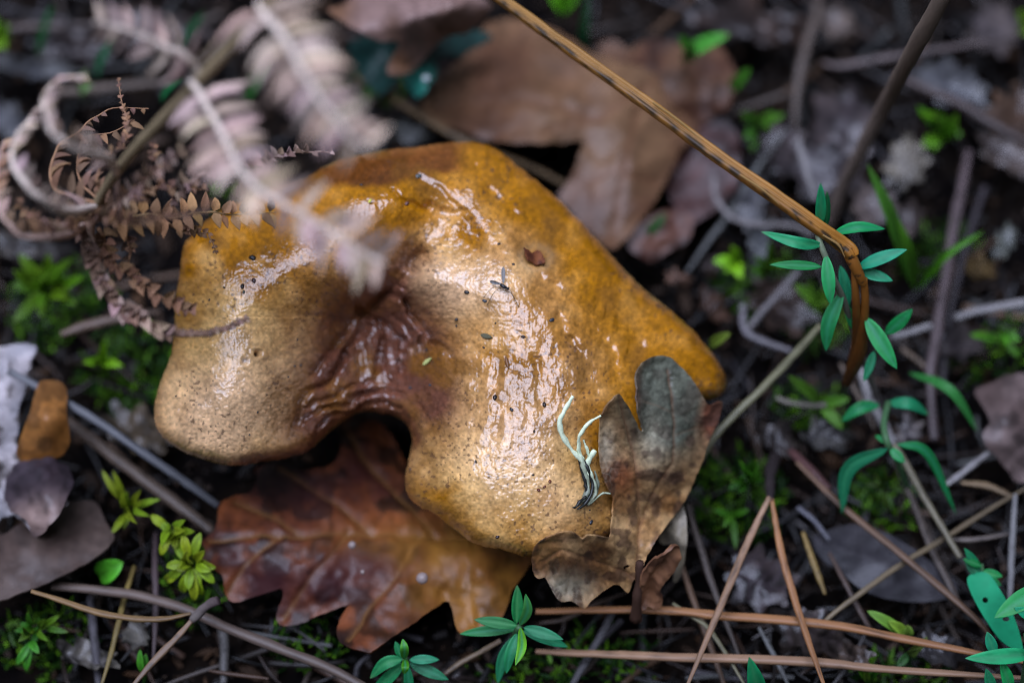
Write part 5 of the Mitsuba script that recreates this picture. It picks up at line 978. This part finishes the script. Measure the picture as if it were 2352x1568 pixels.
part(p4, 'stem', tube(at(*spline([(2360, 1455, .040), (2362, 1500, .034), (2350, 1580, .016)], 10).T), 0.0009, 8, (0.05, 0.12, 0.05)), 'waxy')
leaves(p4, [(2400, 1345, 40, 2284, 1418, 38, 46), (2375, 1500, 32, 2217, 1511, 34, 36), (2285, 1502, 26, 2267, 1450, 30, 26), (2320, 1590, 24, 2298, 1515, 32, 30), (2280, 1590, 20, 2265, 1535, 26, 26), (2390, 1420, 36, 2330, 1395, 40, 30)], TEAL2, 4)
p5 = thing('spurge_plant', 'star-shaped green plant at the bottom centre with a bright young middle leaf', 'plant')
part(p5, 'stem', tube(at(*spline([(1193, 1440, .027), (1180, 1462, .018), (1165, 1490, .004)], 10).T), 0.0008, 8, (0.05, 0.12, 0.05)), 'waxy')
leaves(p5, [(1190, 1437, 26, 1089, 1422, 27, 27), (1190, 1442, 22, 1056, 1455, 20, 25), (1194, 1436, 27, 1207, 1364, 38, 23, 1212, 1400, 34, (0.02, 0.19, 0.04)), (1186, 1432, 24, 1188, 1343, 30, 27), (1202, 1440, 26, 1294, 1468, 26, 27), (1200, 1448, 22, 1305, 1485, 19, 25), (1196, 1440, 28, 1184, 1527, 30, 22, 1198, 1485, 31, (0.07, 0.27, 0.012)), (1188, 1452, 24, 1163, 1546, 18, 25, 1172, 1500, 22), (1180, 1460, 20, 1143, 1570, 12, 27, 1155, 1512, 17)], TEAL, 5)
p6 = thing('spurge_plant', 'star-shaped green plant at the bottom edge left of its taller twin', 'plant')
part(p6, 'stem', tube(at(*spline([(930, 1512, .018), (930, 1545, .008), (930, 1590, -.002)], 10).T), 0.0008, 8, (0.05, 0.12, 0.05)), 'waxy')
leaves(p6, [(928, 1513, 18, 925, 1466, 25, 20, 929, 1490, 24, (0.04, 0.20, 0.02)), (922, 1510, 16, 908, 1472, 19, 18), (940, 1515, 18, 1009, 1514, 18, 22), (940, 1522, 16, 1030, 1560, 14, 28), (925, 1513, 18, 850, 1557, 14, 28, 885, 1522, 18), (930, 1520, 16, 855, 1590, 8, 28), (930, 1512, 19, 928, 1547, 20, 18, 931, 1530, 22, (0.05, 0.23, 0.012)), (935, 1525, 16, 942, 1600, 8, 22)], TEAL, 6)
p7 = thing('spurge_plant', 'single upright green leaf tip at the bottom edge between the orange needles', 'plant')
leaves(p7, [(1745, 1610, 14, 1721, 1509, 30, 42), (1700, 1612, 10, 1735, 1568, 14, 30)], TEAL, 7)
gr = thing('grass_blade', 'narrow green grass shoot growing right of the teal plant', 'grass')
leaves(gr, [(2103, 668, 14, 1992, 376, 52, 30, 2048, 500, 40), (2108, 665, 14, 2259, 531, 34, 17, 2170, 588, 30), (2100, 665, 14, 2060, 500, 44, 26, 2085, 580, 34)], (0.045, 0.16, 0.012), 8, fold=0.35, rib=None, peak=0.4)
gr2 = thing('grass_blade', 'thin arching grass blade at right above the grey leaf', 'grass')
leaves(gr2, [(2088, 856, 18, 2245, 990, 12, 22, 2182, 897, 24)], (0.03, 0.17, 0.03), 9, fold=0.3, rib=None)
for k, (lab, pts, w) in enumerate([('blurred green grass blade at the top left', (90, 130, 8, 122, 10, 30), 16), ('blurred green grass blade behind the fern at the upper left', (222, 180, 8, 262, 90, 26), 17), ('blurred green grass blade between two pale side fronds', (418, 110, 10, 470, 30, 30), 20), ('blurred green grass stalk at the top right of the orange stem', (1340, 130, 6, 1352, -20, 40), 22), ('green blade just left of the large pale side frond', (372, 240, 40, 420, 180, 60), 15), ('green streak under the broad pale side frond', (560, 230, 10, 620, 140, 30), 30)]):
    b = thing('grass_blade', lab, 'grass')
    leaves(b, [(*pts, w)], (0.01, 0.15, 0.045), 20 + k, rib=None, fold=0.25)

# bright moss shoots and seedlings: each a little fan of leaves (cx, cy, cz; tips)
FANS = [
    ('large blurred olive-green seedling left of the cap below the fern', 115, 670, 14, LIME, 40, [(175, 575, 26), (110, 560, 26), (50, 590, 22), (20, 650, 18), (40, 735, 16), (90, 750, 18), (190, 705, 20), (215, 625, 26), (150, 600, 30), (30, 620, 24)], 0.45),
    ('small bright green moss shoot beside the left edge of the cap', 240, 832, 12, LIME, 24, [(190, 832, 18), (240, 785, 24), (282, 840, 18), (225, 815, 22)], 0.85),
    ('yellow-green forked moss shoot between the left brown stalk and leaf', 300, 1170, 14, YGREEN, 22, [(240, 1245, 16), (330, 1112, 24), (372, 1145, 20), (262, 1085, 22), (230, 1072, 20), (360, 1190, 22), (285, 1120, 22)], 0.8),
    ('bright yellow-green moss shoot arching left of the red-brown oak leaf', 400, 1220, 18, YGREEN, 30, [(340, 1178, 20), (440, 1262, 20), (380, 1250, 22), (428, 1190, 26), (450, 1220, 24), (372, 1270, 16), (425, 1290, 18)], 1.0),
    ('bright yellow-green leafy moss shoot touching the tip of the red-brown oak leaf', 440, 1292, 20, YGREEN, 32, [(380, 1330, 16), (385, 1300, 20), (420, 1225, 24), (460, 1225, 24), (470, 1375, 14), (500, 1345, 18), (415, 1380, 12), (362, 1345, 12), (448, 1385, 14), (480, 1310, 22)], 1.0),
    ('round bright green seedling leaf at the lower left', 228, 1322, 8, (0.06, 0.30, 0.02), 58, [(282, 1290, 14)], 0.85),
    ('dull green moss shoot at the lower left corner', 85, 1440, 8, GRASSY, 20, [(30, 1425, 10), (60, 1400, 16), (105, 1420, 14), (145, 1408, 12), (150, 1450, 10), (45, 1470, 10), (110, 1470, 12), (20, 1450, 10)], 0.7),
    ('green moss stalk at the bottom left corner', 72, 1472, 8, GRASSY, 20, [(38, 1525, 6), (60, 1540, 4), (90, 1500, 10)], 0.9),
    ('pale green moss tip at the bottom edge left of the fork needle', 330, 1545, 8, GRASSY, 18, [(322, 1490, 14), (335, 1500, 12)], 1.0),
    ('blurred bright two-leaved seedling at the top beyond the tan leaf', 1572, 135, 20, (0.06, 0.26, 0.03), 38, [(1675, 80, 34), (1560, 85, 36), (1590, 100, 36)], 1.0),
    ('single blurred green seedling leaf under the two-leaved one', 1680, 205, 16, (0.05, 0.20, 0.02), 30, [(1722, 158, 28)], 1.0),
    ('blurred green four-leaved seedling right of the orange stem', 1735, 290, 14, (0.06, 0.19, 0.02), 30, [(1808, 262, 22), (1738, 250, 26), (1712, 315, 18), (1728, 340, 12), (1700, 270, 20), (1765, 300, 20)], 0.8),
    ('blurred bright green seedling at the right of the bare twig', 2150, 305, 16, (0.09, 0.26, 0.012), 34, [(2100, 235, 30), (2150, 240, 32), (2208, 252, 30), (2200, 275, 28), (2120, 340, 16), (2160, 345, 14), (2225, 312, 18)], 0.9),
    ('blurred green leaf at the top edge right of the orange stem', 1290, 25, 20, (0.07, 0.26, 0.01), 40, [(1330, -12, 30), (1262, -10, 28)], 0.9),
    ('blurred yellow-green moss at the left edge near the top', -15, 100, 10, LIME, 44, [(22, 60, 22), (15, 110, 18), (-5, 40, 24), (25, 85, 18)], 0.7),
    ('blurred pale green shoot tip above the curled fern', 192, 215, 18, (0.18, 0.30, 0.14), 22, [(196, 160, 30), (210, 195, 26)], 0.9),
    ('bright green leaf pair right of the cap under the curved pale stalk', 1690, 605, 12, LIME, 28, [(1680, 565, 20), (1702, 640, 14), (1640, 600, 14), (1665, 625, 14)], 1.0),
    ('green moss shoot left of the teal plant', 1760, 615, 12, (0.08, 0.22, 0.012), 26, [(1730, 590, 20), (1768, 545, 24), (1800, 620, 16), (1740, 640, 14), (1780, 600, 20)], 0.6),
    ('yellow-green moss shoot under the lowest teal leaf', 1880, 690, 12, (0.08, 0.20, 0.012), 30, [(1825, 655, 20), (1850, 700, 14), (1905, 700, 16), (1840, 675, 18)], 0.6),
    ('yellow-green leaf resting beside the right rim of the cap', 1630, 795, 24, (0.13, 0.21, 0.02), 26, [(1678, 765, 32)], 1.0),
    ('small pair of green leaves right of the cap tip', 1880, 925, 10, (0.07, 0.20, 0.02), 28, [(1810, 862, 24), (1935, 985, 10), (1952, 915, 16)], 0.75),
    ('dark green moss shoot with a bright tip right of the oak leaf', 1720, 1100, 10, (0.04, 0.16, 0.008), 22, [(1740, 1045, 26), (1755, 1085, 18), (1700, 1060, 22), (1680, 1105, 16), (1700, 1135, 10), (1660, 1130, 10), (1745, 1120, 12), (1728, 1060, 24)], 0.75),
    ('green moss shoot under the top of the lower right needle pair', 1680, 1180, 6, (0.05, 0.18, 0.01), 16, [(1690, 1260, 6), (1640, 1170, 10), (1660, 1210, 8), (1720, 1170, 10)], 0.65),
    ('green leafy moss sprig at the right edge', 2290, 775, 12, (0.06, 0.20, 0.015), 22, [(2212, 768, 16), (2250, 765, 20), (2300, 800, 14), (2340, 820, 10), (2352, 780, 14), (2325, 760, 18), (2270, 785, 16), (2352, 760, 14)], 0.9),
    ('dark green moss tuft in the litter left of the drooping leaf', 2030, 1115, 8, (0.02, 0.10, 0.008), 12, [(2000, 1080, 14), (2060, 1080, 14), (2030, 1070, 18), (1985, 1110, 8), (2070, 1120, 8), (2040, 1185, 4), (2015, 1150, 6)], 0.6),
    ('yellow-green toothed moss tip lying below the slate leaf', 2082, 1460, 10, (0.10, 0.20, 0.03), 28, [(1992, 1402, 16), (2040, 1425, 16), (2085, 1435, 14)], 1.0),
    ('small pale green sprout above the long orange needle', 2085, 1500, 8, (0.04, 0.15, 0.04), 22, [(2060, 1530, 8), (2130, 1462, 14), (2110, 1490, 12)], 0.6),
    ('green moss tip at the bottom edge right of the orange pair', 1990, 1560, 6, GRASSY, 18, [(1960, 1520, 16), (1985, 1525, 16), (2015, 1535, 12)], 0.6),
    ('bright yellow-green leaf at the upper right edge', 2360, 55, 20, LIME, 40, [(2335, 30, 26), (2345, 80, 20)], 0.7),
    ('green leaf in the litter right of the tan oak lobe', 1480, 545, 6, (0.02, 0.10, 0.03), 26, [(1530, 490, 14), (1500, 520, 12)], 0.7),
]
for k, (lab, cx, cy, cz, col, w, tips, bright) in enumerate(FANS):
    fz = max(cz - 8, -2)
    key = thing('moss_shoot' if 'moss' in lab else 'seedling', lab, 'moss' if 'moss' in lab else 'seedling')
    if len(tips) > 1:
        part(key, 'stem', tube(at(*spline([(cx, cy, cz / 1000), (cx + 4, cy + 12, fz / 1000), (cx + 2, cy + 22, -0.006)], 6).T), 0.0005, 6, np.array(col) * 0.6), 'waxy')
    if len(tips) > 4:
        g = np.random.default_rng(700 + k)
        tips = [(cx + (tx - cx) * q, cy + (ty - cy) * q, tz) for (tx, ty, tz), q in zip(tips, g.uniform(0.7, 1.12, len(tips)))]
        tips = tips + [(cx + (tx - cx) * g.uniform(0.4, 0.85) + g.uniform(-22, 22), cy + (ty - cy) * g.uniform(0.4, 0.85) + g.uniform(-18, 22), tz + g.uniform(-3, 5)) for tx, ty, tz in tips]
    leaves(key, [(cx + 0.25 * (tx - cx) * (len(tips) > 9), cy + 0.2 * (ty - cy) * (len(tips) > 9), cz, tx, ty, tz, w * (0.66 if len(tips) > 9 else 0.9)) for tx, ty, tz in tips], np.array(col) * bright, 100 + k, rib=None, fold=0.22, arch=0.12, blunt=0.3 if col is YGREEN else 0.6, peak=0.52)

# moss cushions: uncountable tiny leaves
mg = np.random.default_rng(5)
cushion = []
for cx, cy, rx, ry, num in [(130, 680, 130, 110, 330), (300, 850, 110, 80, 300), (1690, 1110, 120, 90, 420), (2040, 1110, 90, 60, 160), (95, 1440, 110, 70, 260), (2290, 800, 90, 60, 160), (2170, 530, 90, 60, 160), (440, 1310, 80, 90, 160), (1440, 400, 70, 40, 60), (880, 150, 80, 60, 100), (1760, 620, 110, 70, 240), (1890, 690, 80, 60, 160), (560, 420, 100, 60, 80), (2080, 1510, 120, 50, 160), (1400, 1480, 120, 70, 130), (700, 1470, 90, 50, 90), (1870, 900, 100, 60, 130), (1200, 1530, 140, 40, 120)]:
    for _ in range(num):
        a, r = mg.uniform(0, 6.28), math.sqrt(mg.random())
        c = at(cx + rx * r * math.cos(a), cy + ry * r * math.sin(a), 0.0)
        c[2] = ground_z(c[:1], c[1:2])[0] + mg.uniform(0, 0.008)
        d = unit(np.array([mg.normal(0, 0.7), mg.normal(0, 0.7), mg.uniform(0.3, 1.2)]))
        col = lerp((0.005, 0.028, 0.002), (0.11, 0.26, 0.010), mg.random() ** 3)
        cushion.append(blade(c, c + d * mg.uniform(0.0022, 0.0050), mg.uniform(0.0006, 0.0012), nu=4, nv=2, color=col, fold=0.3, roll=mg.uniform(-1, 1), thick=0.00012))
thing('moss_cushion', 'dark green moss cushions growing between the dead leaves', 'moss', geom=join(cushion), bsdf='waxy', kind='stuff')

TABLE.append(mi.Float(np.concatenate(PALETTE).astype(np.float32)))
dr.eval(TABLE[0])
print(len(CUSTOM), 'meshes carry vertex colours')
